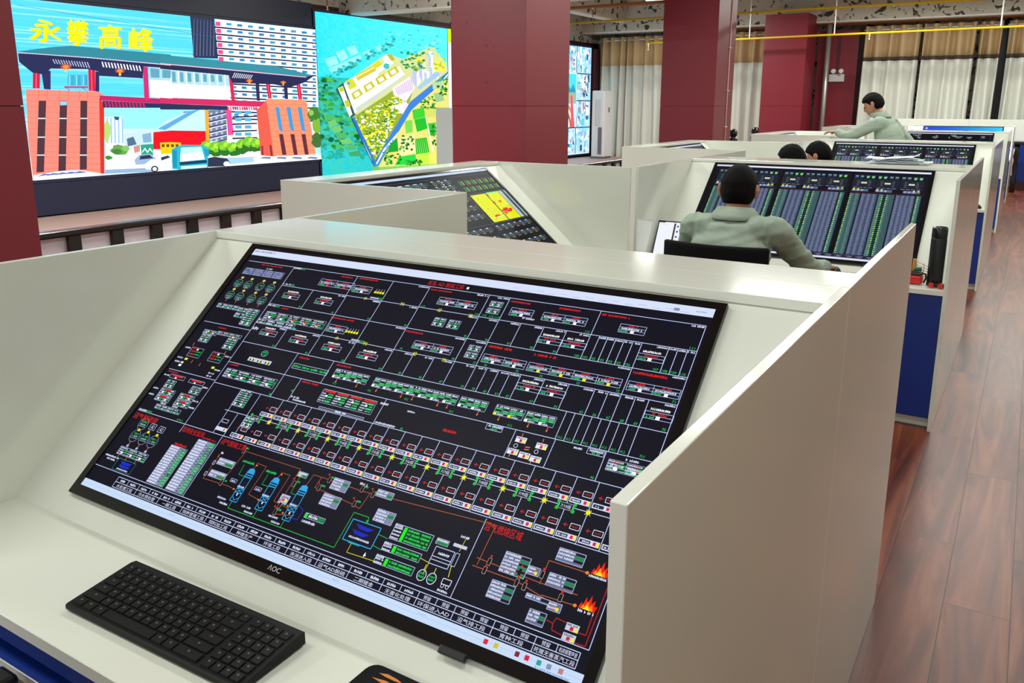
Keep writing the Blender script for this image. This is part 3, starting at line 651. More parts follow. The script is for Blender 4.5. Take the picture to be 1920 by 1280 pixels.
    A.scr(432, 574, 36, 6, GR); A.scr(508, 579, 30, 6, GR); A.pl(G2, 1.2, (442, 584), (444, 608), (462, 608)); A.pl(G2, 1.2, (518, 588), (518, 612), (537, 612)); A.pl(BR, 1.2, (473, 586), (474, 573), (502, 574), (500, 640), (537, 644)); A.pl(BR, 1.2, (548, 588), (550, 576), (574, 576), (572, 636), (616, 640))
    for x, y in ((455, 640), (533, 644), (612, 636), (610, 652), (476, 578), (552, 580)): A.ell(x, y, 2.6, 2.2, OR, 3, 6)
    A.rect(590, 561, 617, 573, '9aa2c0', 1); A.scr(592, 562, 22, 5, WH); A.rect(604, 567, 616, 572, '148a44', 2); A.ell(597, 570, 3, 3, YL, 3, 8); A.pl(G2, 1.1, (600, 573), (601, 610), (616, 610))
    A.rect(582, 616, 606, 636, 'b8c0dc', 1); A.rect(590, 624, 596, 630, 'e01838', 3); A.rect(598, 624, 603, 630, YL, 3)
    A.pl('2030c0', 1.5, (638, 628), (654, 634), (652, 655), (632, 656)); A.rect(664, 636, 716, 646, '10201c', 1); A.box(664, 636, 716, 646); A.rect(664, 636, 671, 646, '20e040', 2); A.scr(674, 637, 24, 7, WH, dens=.9); A.rect(698, 637, 714, 645, '148a44', 2); A.scr(664, 650, 36, 6, WH)
    A.pl(BR, 1.3, (627, 585), (630, 560), (672, 560)); A.pl(BR, 1.3, (652, 560), (650, 584), (684, 586), (755, 592), (777, 596), (782, 562)); A.pl(BR, 1.3, (672, 556), (1024, 545), (1030, 548)) if False else None
    A.pl(BR, 1.4, (672, 560), (760, 562), (1053, 548), (1068, 550), (1066, 624))
    for x, y in ((674, 560), (660, 582), (760, 558), (760, 590), (418, 555), (412, 636), (596, 590), (592, 640), (590, 655), (790, 562)): A.rect(x - 3, y - 6, x + 3, y + 6, '0b0b16', 3); A.box(x - 3, y - 6, x + 3, y + 6, 'e0b8a8', 1, 4); A.rect(x - 9, y - 12, x - 5, y - 8, RD, 3); A.scr(x + 3, y - 9, 10, 5, GR)
    for x, y, w, h in ((684, 552, 42, 24), (680, 588, 46, 24), (796, 548, 40, 14), (818, 584, 44, 24)): A.rect(x, y, x + w, y + h, '8088a4', 1); A.box(x, y, x + w, y + h); [A.scr(x + 1, y + 1 + r * 6, w * .6, 4.6, WH, dens=.9) for r in range(int(h / 6))]; A.rect(x + w * .65, y + 6, x + w - 2, y + 12, '148a44', 2)
    A.scr(748, 545, 20, 6, WH)
    A.box(776, 618, 846, 660, CY, 1.8); A.poly('1828c0', [(788, 624), (834, 626), (822, 633), (800, 632)], 2); A.poly('1828c0', [(786, 636), (830, 638), (816, 645), (796, 644)], 2); A.scr(786, 648, 50, 5, WH); A.scr(790, 660, 30, 3, '20c0b0')
    A.pl('c8c020', 1.3, (800, 662), (800, 680), (868, 678)); A.pl(G2, 1.3, (846, 630), (870, 632)); A.pl(G2, 1.3, (846, 652), (868, 655))
    for x, y, w, h, n in ((872, 600, 88, 28, 4), (868, 638, 86, 14, 2), (865, 664, 88, 14, 2)):
        A.scr(x, y, 18, 5, WH, dens=.9); A.rect(x + 22, y + 2, x + w, y + h + 2, '0c3a20', 1); A.box(x, y, x + w, y + h + 2); A.rect(x + 22, y + 2, x + 29, y + h + 1, '20f020', 2)
        for r in range(n): A.scr(x + 1, y + 5 + r * 6.6, 18, 4, WH, dens=.9); A.scr(x + 32, y + 3 + r * 6.8, w - 36, 4.6, '30e060', dens=.8)
    A.pl('c8c020', 1.3, (954, 645), (975, 648), (974, 668)); A.box(974, 616, 1015, 648, LB, 1.3); A.ln(974, 634, 1015, 634); A.ln(974, 640, 1015, 640); A.scr(984, 623, 24, 6, WH)
    A.rect(968, 600, 996, 612, '8890a8', 1); A.scr(970, 601, 24, 5, WH); A.rect(972, 606, 994, 611, '148a44', 2); A.pl('c8c020', 1.3, (1024, 588), (1022, 612)); A.scr(1012, 582, 22, 6, WH); A.rect(1005, 600, 1034, 606, 'c8d0e8', 1); A.box(1018, 616, 1026, 640)
    for x in (972, 994): A.ring(x, 672, 9, 10, WH, 1.4); A.scr(x - 6, 666, 12, 5, GR); A.scr(x - 6, 672, 12, 5, GR); A.ln(x, 652, x, 662, YL, 1.2)
    A.box(1016, 664, 1034, 674, WH, 1.3); A.ring(1020, 677, 3, 3, WH); A.ring(1030, 677, 3, 3, WH); A.scr(1014, 683, 22, 5, WH); A.pl(YL, 1.2, (1020, 640), (1024, 660))
    # furnace area
    A.text('沼气燃烧区域', 1048, 545, 78, 17, RD)
    A.pl(BR, 1.5, (1060, 612), (1190, 618), (1260, 617)); A.pl(BR, 1.5, (1058, 627), (1150, 628), (1210, 640)); A.pl(BR, 1.5, (1190, 620), (1190, 578), (1262, 578)); A.pl(BR, 1.5, (1200, 636), (1262, 634))
    for x, y in ((1262, 578), (1262, 634)): A.ell(x, y, 3.5, 3, OR, 3, 8)
    for x, y, w, h in ((1109, 585, 50, 36), (1106, 638, 46, 30), (1200, 551, 50, 22), (1200, 596, 50, 22), (1160, 596, 22, 14), (1175, 640, 44, 8), (1218, 640, 24, 14), (1191, 662, 32, 22)):
        A.rect(x, y, x + w, y + h, '6a7290', 1); A.box(x, y, x + w, y + h)
        for r in range(max(1, int(h / 6))):
            A.scr(x + 1, y + 1 + r * 6, w * .6, 4.4, WH, dens=.9)
            if w > 26: A.rect(x + w * .64, y + .8 + r * 6, x + w - 1, y + 5.6 + r * 6, '148a44' if r % 2 else '141828', 2)
        if w < 26: A.rect(x + w * .35, y + h * .5, x + w * .55, y + h * .9, 'e01838', 3); A.rect(x + w * .65, y + h * .5, x + w * .85, y + h * .9, YL, 3)
    for x, y in ((1086, 612), (1084, 628), (1148, 612), (1150, 630), (1166, 632), (1188, 604), (1234, 630)): A.rect(x - 3, y - 6, x + 3, y + 6, '0b0b16', 3); A.box(x - 3, y - 6, x + 3, y + 6, 'e8c0b0', 1.1); A.rect(x - 2, y - 12, x + 2, y - 8, RD, 3)
    for x, y in ((1268, 577), (1268, 635)):
        A.poly('f02008', [(x, y), (x + 3, y - 10), (x + 6, y - 5), (x + 9, y - 20), (x + 13, y - 10), (x + 17, y - 25), (x + 20, y - 11), (x + 25, y - 18), (x + 26, y - 8), (x + 31, y - 10), (x + 29, y)], 3)
        A.poly('ff8a08', [(x + 4, y), (x + 7, y - 8), (x + 10, y - 4), (x + 14, y - 14), (x + 18, y - 5), (x + 22, y - 10), (x + 26, y)], 4); A.poly('ffe020', [(x + 8, y), (x + 14, y - 7), (x + 22, y)], 5); A.scr(x - 2, y + 1, 32, 5, WH, dens=.9)
    A.pl('b02020', 1.6, (1223, 670), (1238, 672), (1240, 662), (1262, 664)); A.pl('b02020', 1.6, (1238, 672), (1240, 682), (1258, 684)); A.pl('b02020', 1.6, (1284, 672), (1297, 672), (1296, 636), (1292, 634)); A.pl('b02020', 1.6, (1284, 688), (1302, 688), (1304, 580), (1296, 576))
    for y in (662, 678): A.rect(1260, y, 1283, y + 12, 'c8cce4', 1); A.scr(1262, y + 1, 18, 3.5, '404868'); A.rect(1268, y + 5, 1274, y + 11, 'e01838', 3); A.rect(1276, y + 5, 1281, y + 11, YL, 3)
    # navigation buttons
    names = ['水处理工段', '污水预处理', '一期工段', '饲养管理工段', '饲料加工段', '种猪生产', '环境工段', '洗消进入段', '沼气AD脱硫', '二期猪舍', '无害化处理', '环保进入AD', '沼气排工段', '育种工段', '死猪无害蒸汽工段', '生物安全工段', '园区供电供水工段', '预留', '预留']
    n = 15; w = (1299 - 118) / n
    A.ln(118, 699, 1299, 699); A.ln(118, 711, 1299, 711); A.ln(118, 724, 1299, 724)
    for i in range(n + 1): A.ln(118 + i * w, 699, 118 + i * w, 724)
    for i in range(n):
        x = 118 + i * w; A.ln(x + w / 2, 699, x + w / 2, 711)
        for k in range(2):
            s = '机房报警声音' if (i == n - 1 and k) else ('预留' if i >= n - 4 else None)
            if s: A.text(s, x + k * w / 2 + (4 if len(s) > 3 else 12), 701.5, 32 if len(s) > 3 else 15, 7.4, WH)
            else: A.scr(x + k * w / 2 + 9, 702, 20, 6.4, WH)
        s = names[i]; A.text(s, x + w / 2 - 5.6 * len(s), 714, 11.2 * len(s) if len(s) < 7 else w - 6, 8, WH) if len(s) < 7 else A.text(s, x + 3, 714, w - 6, 8, WH)
    A.poly('f0f4ff', [(840, 668), (844, 676), (841, 675), (840, 679), (838, 675)], 5)
    return A

def art_D():
    A = Art(1337, 765, '0a0c18'); R = A.R
    A.rect(20, 15, 1318, 30, 'e4e6fb', 1); A.scr(24, 17, 90, 7, '8a90b8'); A.rect(60, 729, 1318, 745, 'dfe4fa', 1)
    for g in range(3):
        x0 = 40 + g * 424
        A.rect(x0 - 6, 40, x0 + 6, 712, '04050a', 1); A.box(x0 + 10, 58, x0 + 414, 204, '50282c', 1)
        for k in range(3):
            a = x0 + 24 + k * 132
            for i in range(4):
                lit = (i in (2, 3) and k != 1) or (k == 1 and i in (0, 1) and g != 1)
                cx = a + i * 30 + (4 if i > 1 else 0); A.rect(cx - 10, 60, cx + 12, 84, '39576a', 2); A.rect(cx - 7, 66, cx + 9, 72, '8ab4c8', 3); A.rect(cx - 9, 76, cx + 11, 80, '101826', 3)
                if lit: A.ell(cx, 75, 7, 9, '58e040', 4, 8); A.ell(cx + 2, 73, 4, 4, 'c8f040', 5, 6)
            A.box(a - 8, 94, a + 112, 166, '585c70', 1)
            for r in range(6): A.ln(a - 4, 102 + r * 10, a + 108, 102 + r * 10, '4a5068', 1.6); 
            for r in range(5): A.scr(a + 10, 104 + r * 10, 16, 5, '6a7088'); A.scr(a + 74, 104 + r * 10, 16, 5, '6a7088')
            A.rect(a + 34, 116, a + 66, 130, 'c8d0c8', 3); A.rect(a + 34, 116, a + 39, 130, 'e0e880', 4); A.rect(a + 61, 116, a + 66, 130, 'e0e880', 4)
            for i in range(4): A.scr(a - 4 + i * 28, 160, 22, 7, '9098b0')
            q = a - 8 + (0 if k != 2 else 20)
            A.rect(q, 176, q + 92, 196, '5a6490', 2)
            for i in range(4): A.rect(q + 3 + i * 23, 179, q + 18 + i * 23, 193, '98a4d0' if i < 3 else '38786a', 3)
            for i in ((0, 1) if k != 2 else (2, 3)): A.ell(q + 10 + i * 24, 177, 6, 6, 'f0f020', 5, 8)
        A.ln(x0 + 8, 208, x0 + 416, 208, '702028', 2)
        rows = 62; rh = (702 - 214) / rows
        cols = [(10, 71, 0), (76, 168, 1), (172, 200, 2), (213, 262, 0), (266, 372, 1), (376, 404, 2)]
        for (a, b, kind) in cols:
            A.rect(x0 + a, 214, x0 + b, 702, '1c2436' if kind != 2 else '22404a', 1)
            for r in range(rows):
                y = 214 + r * rh
                A.rect(x0 + a + 2, y + 1.2, x0 + b - 2, y + rh - 2.4, '59658a' if kind == 1 else '4c7476', 2)
                nseg = max(1, int((b - a) / 26))
                for i in range(nseg):
                    xx = x0 + a + 4 + i * (b - a) / nseg; A.rect(xx, y + 2.2, xx + 12 + R.random() * 6, y + rh - 3.6, 'a8b4d0' if kind == 1 else '88b4b0', 3)
        for a in (16, 194, 219, 398 - 14):
            for r in range(0, rows, 2 if rows > 50 else 1):
                y = 214 + r * rh * 1.0
                A.ell(x0 + a, y + rh, 3.8, 3.6, 'd0ea38' if r % 3 else '58c850', 5, 8)
                A.rect(x0 + a + 7, y + 3, x0 + a + 17, y + rh, '2a6654', 4)
    for i in range(22): A.box(70 + i * 56, 708, 126 + i * 56, 724, '8078a8', 1.2); A.scr(76 + i * 56, 711, 34, 4, 'b0a8d8'); A.scr(80 + i * 56, 718, 24, 4, 'b0a8d8')
    return A

def art_C():
    A = Art(1337, 765, '0c0e18'); R = A.R
    A.rect(20, 15, 1318, 32, 'c8dcf4', 1); A.scr(1210, 19, 60, 6, '7888a8'); A.rect(20, 729, 1318, 745, 'd8e2f8', 1)
    for y in (52, 199, 437): A.ln(20, y, 1316, y, '6a6c84', 1.6)
    for x, a, b in ((330, 52, 199), (680, 52, 199), (910, 52, 437), (640, 199, 437), (905, 437, 725), (300, 437, 725), (600, 437, 725), (300, 199, 437)): A.ln(x, a, x, b, '6a6c84', 1.5)
    for r in range(2):
        for i in range(6):
            x = 935 + i * 63; y = 92 + r * 52; A.rect(x, y, x + 44, y + 34, '1c4a34', 1)
            for k in range(5): A.scr(x + 2, y + 2 + k * 6.5, 28, 4.5, '48b070'); A.rect(x + 36, y + 2 + k * 6.5, x + 43, y + 6.5 + k * 6.5, 'f0f020', 3)
            A.scr(x + 12, y - 9, 16, 5, 'c83030')
    A.rect(936, 210, 1090, 430, 'e8f000', 1); A.rect(1100, 206, 1232, 430, 'e8f000', 1); A.rect(1100, 206, 1232, 216, '9af080', 2); A.rect(936, 392, 1090, 397, 'c0ffc0', 2)
    for k in range(26): A.ln(936, 214 + k * 8.3, 1232, 214 + k * 8.3, 'b0b400', .8)
    for k in range(28): A.rect(940 + R.random() * 280, 216 + R.random() * 200, 0, 0, '202000') if False else None
    for k in range(26):
        x = 940 + R.random() * 280; y = 216 + R.random() * 200; A.rect(x, y, x + 6, y + 6, R.choice(['40400a', '808000', 'ffffff']), 3)
    for a, b, c, d in ((1100, 216, 1108, 236), (1150, 280, 1180, 290), (1160, 290, 1170, 300), (1000, 380, 1050, 392), (990, 386, 1010, 396), (1105, 350, 1170, 368), (1130, 340, 1180, 356), (1150, 360, 1200, 376), (1110, 370, 1140, 386), (1180, 350, 1215, 366), (1100, 280, 1110, 300)): A.rect(a, b, c, d, 'e83018', 4)
    for k in range(34): y = 207 + k * 6.6; A.rect(1236, y, 1270, y + 4.6, 'dfe6f4', 2); A.rect(1272, y, 1290, y + 4.6, '2a6a44', 2); A.rect(1293, y, 1312, y + 4.6, 'c8d4e8', 2)
    for x0, y0, n, m_ in ((40, 70, 9, 2), (345, 70, 5, 2), (700, 66, 3, 3), (320, 215, 4, 3), (655, 215, 4, 3), (40, 215, 4, 3), (620, 455, 4, 4), (915, 455, 6, 4), (310, 455, 4, 4), (40, 455, 4, 4)):
        for i in range(n):
            for j in range(m_):
                x = x0 + i * 64; y = y0 + j * (44 if y0 < 100 else 68)
                A.rect(x, y, x + 40, y + 26, '1e2a44', 1); A.rect(x + 2, y + 1, x + 22, y + 7, 'd8e0f0', 2)
                for k in range(3): A.scr(x + 2, y + 9 + k * 6, 34, 4, R.choice(['58a878', '8898c8', '60b080', 'b06878']))
                A.rect(x + 46, y + 2, x + 58, y + 30, '48505c', 2); A.rect(x + 8, y + 30, x + 13, y + 36, 'f0f020', 3); A.rect(x + 24, y + 30, x + 29, y + 36, 'f0f020' if j % 2 else 'ffffff', 3)
    for k in range(5): A.rect(700, 84 + k * 18, 880, 86 + k * 18, '3a3040', 1); A.rect(790, 80 + k * 18, 800, 88 + k * 18, 'f8f8ff', 3)
    return A

def art_F():
    A = Art(1337, 765, '0c0c14')
    A.rect(20, 15, 1318, 30, 'e4e6fb', 1); A.rect(20, 729, 1318, 745, 'e4e6fb', 1)
    R = A.R
    for x, y, w in ((60, 60, 70), (150, 90, 60), (300, 50, 110), (360, 100, 60), (240, 80, 40), (560, 90, 80), (600, 60, 30), (800, 50, 70), (840, 75, 110), (770, 90, 20), (1000, 85, 70), (1180, 70, 60), (200, 180, 90), (500, 200, 120), (900, 190, 120), (300, 320, 200), (700, 400, 180), (1000, 500, 150), (200, 520, 160)): A.scr(x, y, w, 16, 'c8ccd8'); A.ell(x + w * .5, y + 30, w * .3, 7, '8890a8', 2)
    for k in range(12): A.ln(1190, 60 + k * 50, 1290, 60 + k * 50, '404858', 3)
    A.box(1180, 60, 1300, 700, '505868', 3); A.ln(30, 330, 1150, 330, '606880', 2); A.ln(30, 560, 1150, 560, '606880', 2)
    return A

def art_G():
    A = Art(1337, 765, '1450e0'); n = 26
    for i in range(n):
        t = i / n; a = 20 + i * 1298 / n
        A.poly(tuple(x / 255 for x in (20 + 20 * t, 60 + 150 * t, 225 + 25 * t)), [(a, 15), (a + 52, 15), (a + 52 + 120, 745) if a < 1100 else (1318, 745), (a + 60, 745) if a < 1100 else (a, 745)], 1)
    A.rect(20, 715, 1318, 745, '101828', 2)
    for i in range(12): A.rect(500 + i * 30, 721, 520 + i * 30, 739, ['e8b030', '30a0e0', 'd8d8e0', '40c060'][i % 4], 3)
    for y in range(5): A.rect(40, 40 + y * 90, 80, 80 + y * 90, 'b8d0f0', 3)
    return A

def art_docs():
    A = Art(345, 215, 'f2f4fb'); A.rect(100, 6, 112, 205, '40444c', 1)
    for i in range(5): A.rect(121, 20 + i * 34, 132, 31 + i * 34, '3a3e48', 2); A.scr(140, 22 + i * 34, 100, 4, 'c8ccd8'); A.scr(140, 30 + i * 34, 150, 3, 'dadde6')
    A.scr(14, 12, 50, 5, 'c0c4d0'); A.rect(170, 4, 330, 12, 'd4d8e6', 1); A.rect(0, 0, 40, 5, '202430', 2)
    return A
# ------------------------------------------------------------------ pictures on the big wall screens
# each sketch frame is a plane-to-plane map onto the screen wall (metres along the wall, metres up)
FRAMES = {'F': (0.000857831, -0.000212973, 3.71934, -0.000175341, -0.00127307, 2.35917, -0.000106674, -1.47519e-05),
          'G': (0.00116681, -0.000289683, 5.74552, -0.000238497, -0.00173161, 2.89645, -0.000145097, -2.00654e-05),
          'H': (0.00148954, -0.000369808, 8.53621, -0.000304464, -0.00221056, 3.31417, -0.00018523, -2.56153e-05),
          'N': (0.00135935, -0.000337485, 3.66019, -0.000277853, -0.00201735, 2.82284, -0.00016904, -2.33765e-05)}
class WallArt(Art):
    def __init__(s): s.v = []; s.f = []; s.c = []; s.step = 1.2e-5; s.R = random.Random(9); s.k = 0
    def add(s, c, pts): s.k += 1; Art.poly(s, c, pts, s.k)
    def grid(s, y0, y1, z0, z1, fn, nx, nz):
        for i in range(nx):
            for j in range(nz):
                c = fn((i + .5) / nx, (j + .5) / nz); a, b = y0 + (y1 - y0) * i / nx, y0 + (y1 - y0) * (i + 1) / nx; d, e = z0 + (z1 - z0) * j / nz, z0 + (z1 - z0) * (j + 1) / nz
                n = len(s.v); s.v += [(a, d, 0), (b, d, 0), (b, e, 0), (a, e, 0)]; s.f.append((n, n + 1, n + 2, n + 3)); s.c.append(c)
    def build(s, name, m, parent, x):
        # picture x = metres along +y of the room, picture y = height
        me = bpy.data.meshes.new(name); clipz = s.clip
        me.from_pydata([(x + l * s.step, min(max(a, clipz[0]), clipz[1]), min(max(b, clipz[2]), clipz[3])) for a, b, l in s.v], [], s.f); me.update()
        at = me.color_attributes.new('Col', 'FLOAT_COLOR', 'CORNER'); buf = []
        for p, c in zip(me.polygons, s.c): buf += list(c) * p.loop_total
        at.data.foreach_set('color', buf); me.materials.append(m)
        return link(name, me, parent)
WA = None
def poly(k, c, *pts):
    h = FRAMES[k]
    WA.add(c, [((h[0] * x + h[1] * y + h[2]) / (h[6] * x + h[7] * y + 1), (h[3] * x + h[4] * y + h[5]) / (h[6] * x + h[7] * y + 1)) for x, y in pts])
def blob(k, cx, cy, rx, ry, c, n=14, seed=0, j=.22):
    R = random.Random(seed + int(cx * 7 + cy))
    poly(k, c, *[(cx + rx * math.cos(a) * (1 + R.uniform(-j, j)), cy + ry * math.sin(a) * (1 + R.uniform(-j, j))) for a in [2 * PI * i / n for i in range(n)]])
def mixc(a, b, t): a, b = lin(a), lin(b); return tuple(p + (q - p) * t for p, q in zip(a, b))

def gate_picture():
    global WA
    WA = WallArt(); WA.clip = (3.0, 8.635, .765, 2.865); rr = random.Random(2)
    rows = [max(0, rr.uniform(-.25, .38)) for _ in range(128)]
    WA.grid(3.0, 8.635, .765, 2.865, lambda u, v: mixc('04c4f2', 'e0fbff', min(1, max(0, .10 + rows[int(v * 127)] * (.6 + .6 * math.sin(u * 6 + v * 40)) + (.30 * (1 - v / .5) if v < .5 else 0)))), 16, 128)
    # ---------------- LED1
    poly('F','e8f6ff',(140,1060),(830,560),(1700,560),(2900,1060),(2900,1200),(140,1260))   # bright low haze
    poly('F','8fe4ff',(830,580),(2000,580),(2000,780),(830,780))
    poly('F','c8f4ff',(830,780),(2000,780),(2000,900),(830,900))
    # far tower building right (light facade)
    poly('G','2a3350',(232,40),(420,60),(450,370),(262,365))
    for i in range(7): poly('G','5a6488',(262+i*26,60+i*3),(266+i*26,62+i*3),(276+i*26-14,350),(268+i*26-14,350))
    poly('G','f2f4fa',(425,62),(1205,150),(1235,1000),(200,1010),(320,780),(520,760),(470,380),(450,370))
    for r in range(14):
        y0=90+r*55.; 
        pass
        # row slope: left x 430+  -> right 1205
        xl=430+r*5; yl=92+r*54.5; yr=178+r*50.2
        if 380<yl<740 and r<7: pass
        poly('G','1d2440',(xl-10,yl+28),(1210,yr+28-8),(1210,yr+38-8),(xl-10,yl+40))
        poly('G','e04880',(xl,yl-8),(xl+38,yl-4),(xl+38,yl+28),(xl,yl+24))
        n=9
        for i in range(n):
            fx=(i+1.0)/(n+.3); fx2=fx+.052
            X0=xl+ (1205-xl)*fx; X1=xl+(1205-xl)*min(fx2,1)
            Y0=yl+(yr-yl)*fx; 
            poly('G','2a7cb0' if i%2 else '3a94c0',(X0,Y0-8),(X1,Y0-4),(X1,Y0+14),(X0,Y0+12))
    # left grey wing of the building, seen under the gate
    poly('G','6a7494',(180,780),(510,765),(520,1000),(200,1030))
    for r in range(6):
        y0=800+r*42
        poly('G','2c3454',(180,y0),(330,y0+22),(330,y0+30),(180,y0+9))
        poly('G','e8ecf6',(180,y0+8),(330,y0+29),(330,y0+35),(180,y0+15))
        poly('G','2c3454',(330,y0+26),(515,y0-16),(515,y0-7),(330,y0+36))
        poly('G','e8ecf6',(330,y0+36),(515,y0-7),(515,y0),(330,y0+43))
        for i in range(4):
            poly('G','a8b4cc',(345+i*42,y0+16-i*9),(362+i*42,y0+12-i*9),(362+i*42,y0-4-i*9),(345+i*42,y0-1-i*9))
    poly('G','e04890',(510,770),(550,770),(570,960),(525,965))
    for r in range(4):
        poly('G','1d2440',(560,818+r*55),(750,812+r*55),(752,822+r*55),(560,830+r*55))
        for i in range(2): poly('G','4aa6d0',(580+i*75,775+r*56),(630+i*75,775+r*56),(632+i*75,800+r*56),(582+i*75,800+r*56))
    # domed factory, crane, red hall
    poly('F','b8dcf4',(1290,790),(1420,700),(1560,640),(1700,600),(1790,600),(1790,820),(1290,820))
    poly('F','5a9ed0',(1330,780),(1620,620),(1720,600),(1400,790))
    poly('F','e01020',(1290,810),(1450,795),(1800,800),(1800,960),(1290,965))
    poly('F','e8a030',(1755,585),(1790,585),(1800,960),(1770,960))
    # silos
    poly('F','d8ecfa',(840,670),(1010,670),(1020,910),(850,910))
    for i in range(5): poly('F','8ab4d8',(868+i*34,680),(878+i*34,680),(884+i*34,908),(872+i*34,908))
    poly('F','2a4a70',(930,668),(985,672),(975,700),(950,700))
    poly('F','bcd4e8',(1020,830),(1180,790),(1280,800),(1280,930),(1030,940))
    poly('F','4a6a80',(1050,870),(1110,850),(1140,920),(1060,940))
    poly('F','7aa4c0',(1190,830),(1270,815),(1275,900),(1200,905))
    # ground
    poly('F','f4f6fa',(845,1000),(1100,960),(2900,1010),(2960,1090),(2940,1120),(1640,1180),(840,1190))
    poly('F','88a8c8',(850,1150),(1300,1130),(1300,1175),(850,1188))
    def blob(k,cx,cy,rx,ry,c,n=14,seed=0,j=.22):
        R=random.Random(seed+int(cx*7+cy))
        poly(k,c,*[(cx+rx*math.cos(a)*(1+R.uniform(-j,j)),cy+ry*math.sin(a)*(1+R.uniform(-j,j))) for a in [2*math.pi*i/n for i in range(n)]])
    blob('F',870,800,35,90,'a8c870');blob('F',990,970,90,45,'5f9a48');blob('F',960,985,45,25,'3f7a38');blob('F',1040,960,35,25,'7ab860');blob('F',885,1040,35,20,'2e8a30')
    poly('F','1f9a78',(1175,925),(1290,915),(1290,1020),(1185,1025));poly('F','e8f6f0',(1190,985),(1215,950),(1238,985),(1260,950),(1285,985),(1285,997),(1260,968),(1238,1000),(1215,968),(1190,999))
    poly('F','c08878',(1110,940),(1170,925),(1170,985),(1120,1000))
    poly('F','f8c010',(1350,905),(1449,900),(1540,905),(1545,1010),(1360,1010));
    for i in range(4): poly('F','604010',(1365+i*42,920),(1393+i*42,918),(1393+i*42,945),(1368+i*42,945))
    # parked cars behind
    for i,(x,y,w) in enumerate([(1120,1020,180),(1210,1060,240)]):
        poly('F','c8dcf0' if i else '90a8c8',(x,y+40),(x+w*.25,y-5),(x+w*.8,y-15),(x+w*1.1,y+30),(x+w*1.1,y+75),(x+10,y+85))
        poly('F','26324c',(x+w*.3,y+5),(x+w*.75,y-5),(x+w*.95,y+25),(x+w*.25,y+38))
    poly('F','e6f0fa',(1200,1110),(1290,1060),(1450,1035),(1640,1075),(1700,1110),(1690,1150),(1230,1150))
    poly('F','203050',(1370,1075),(1440,1052),(1560,1070),(1590,1090),(1380,1092))
    blob('F',1303,1143,34,30,'30384c',12,0,0);blob('F',1303,1143,20,18,'d8e0ea',12,0,0)
    # trees right of bus
    for i,(x,y,r) in enumerate([(360,1050,50),(430,1060,60),(500,1050,55),(570,1060,60),(640,1040,55),(700,1020,60),(745,1030,45)]):
        blob('G',x,y+22,r,46,'2c6a28',16);blob('G',x-5,y-6,r*.9,38,'6cb82c',16);blob('G',x+12,y-14,r*.5,20,'a4dc3c',12);blob('G',x-22,y+6,r*.3,14,'8ccc34',10)
    poly('G','9cc4dc',(380,1140),(760,1130),(760,1170),(380,1200))
    poly('G','2a3248',(350,1145),(420,1130),(520,1145),(545,1180),(530,1205),(360,1210))
    blob('G',515,1185,26,20,'d8dce6',12,0,0)
    # bus
    poly('G','28a8c4',(88,1075),(110,1060),(170,1038),(330,1040),(370,1070),(370,1215),(150,1230),(95,1225))
    poly('G','e4f6fa',(160,1060),(320,1052),(345,1150),(155,1170));poly('G','b4e0ec',(160,1060),(320,1052),(330,1095),(158,1110))
    poly('G','123a58',(150,1172),(360,1155),(362,1178),(152,1196));poly('G','1a88a4',(95,1080),(130,1078),(130,1215),(100,1215))
    poly('G','2090b0',(340,1070),(380,1078),(378,1130),(350,1120));poly('G','c8f0f4',(160,1205),(360,1192),(362,1212),(162,1226))
    poly('G','e8f4fa',(0,1110),(90,1105),(92,1220),(0,1225));poly('G','2c3a54',(5,1135),(60,1120),(80,1135),(10,1160))
    # left gate tower
    poly('F','fa8272',(135,420),(800,445),(840,470),(845,1190),(205,1250),(160,900))
    poly('F','c83028',(800,500),(845,560),(848,1185),(812,1185))
    for i in range(14): poly('F','e06858',(140+i*4,470+i*51),(805,485+i*51),(805,489+i*51),(140+i*4,474+i*51))
    for x in (248,328,440,520,620,694): poly('F','d86050',(x,425),(x+5,425),(x+3,520),(x-2,520))
    for i,(x0,x1,b0,b1) in enumerate([(252,320,232,300),(444,510,430,498),(630,692,624,688)]):
        poly('F','4a3038',(x0,525),(x1,525),(b1,1170 -i*12),(b0,1175-i*12))
        for q in (.24,.5,.75):
            y=525+650*q; xx=x0+(b0-x0)*q; xe=x1+(b1-x1)*q
            poly('F','d0dce8',(xx,y),(xe,y),(xe,y+10),(xx,y+10))
    poly('F','8cc0e8',(446,530),(508,530),(506,565),(448,568));
    # bridge (walkway)
    poly('F','b8205c',(805,478),(1449,510),(1449,556),(805,522));poly('G','c8285c',(0,672),(560,692),(840,705),(830,745),(560,738),(0,718))
    poly('F','203058',(830,525),(1449,556),(1449,590),(835,588));poly('G','223050',(0,718),(520,738),(520,768),(0,765))
    for i in range(12): poly('F','b02858',(845+i*31,532),(862+i*31,533),(876+i*31,584),(858+i*31,584))
    for i in range(13): poly('G','d03050',(520+i*18,742),(530+i*18,742),(536+i*18,770),(526+i*18,770))
    # glazed room
    poly('F','9cc8d8',(1250,215),(1449,232),(1449,500),(1260,490));poly('G','a4ccd8',(0,445),(535,495),(545,690),(0,670))
    poly('G','e4f6fa',(0,565),(540,590),(545,690),(0,670));poly('F','e4f6fa',(1255,335),(1449,345),(1449,505),(1262,490))
    for i in range(8): poly('G','f4fcff',(75+i*60,455+i*5),(83+i*60,456+i*5),(93+i*60,680),(87+i*60,680))
    for i in range(7): poly('G','5a9cb0',(90+i*60,470+i*5),(118+i*60,473+i*5),(122+i*60,552),(94+i*60,550))
    poly('F','5a98b0',(1262,230),(1345,240),(1345,318),(1268,314));poly('F','5a98b0',(1370,245),(1449,250),(1449,320),(1372,318))
    poly('G','f0f8fc',(0,560),(540,586),(540,596),(0,570))
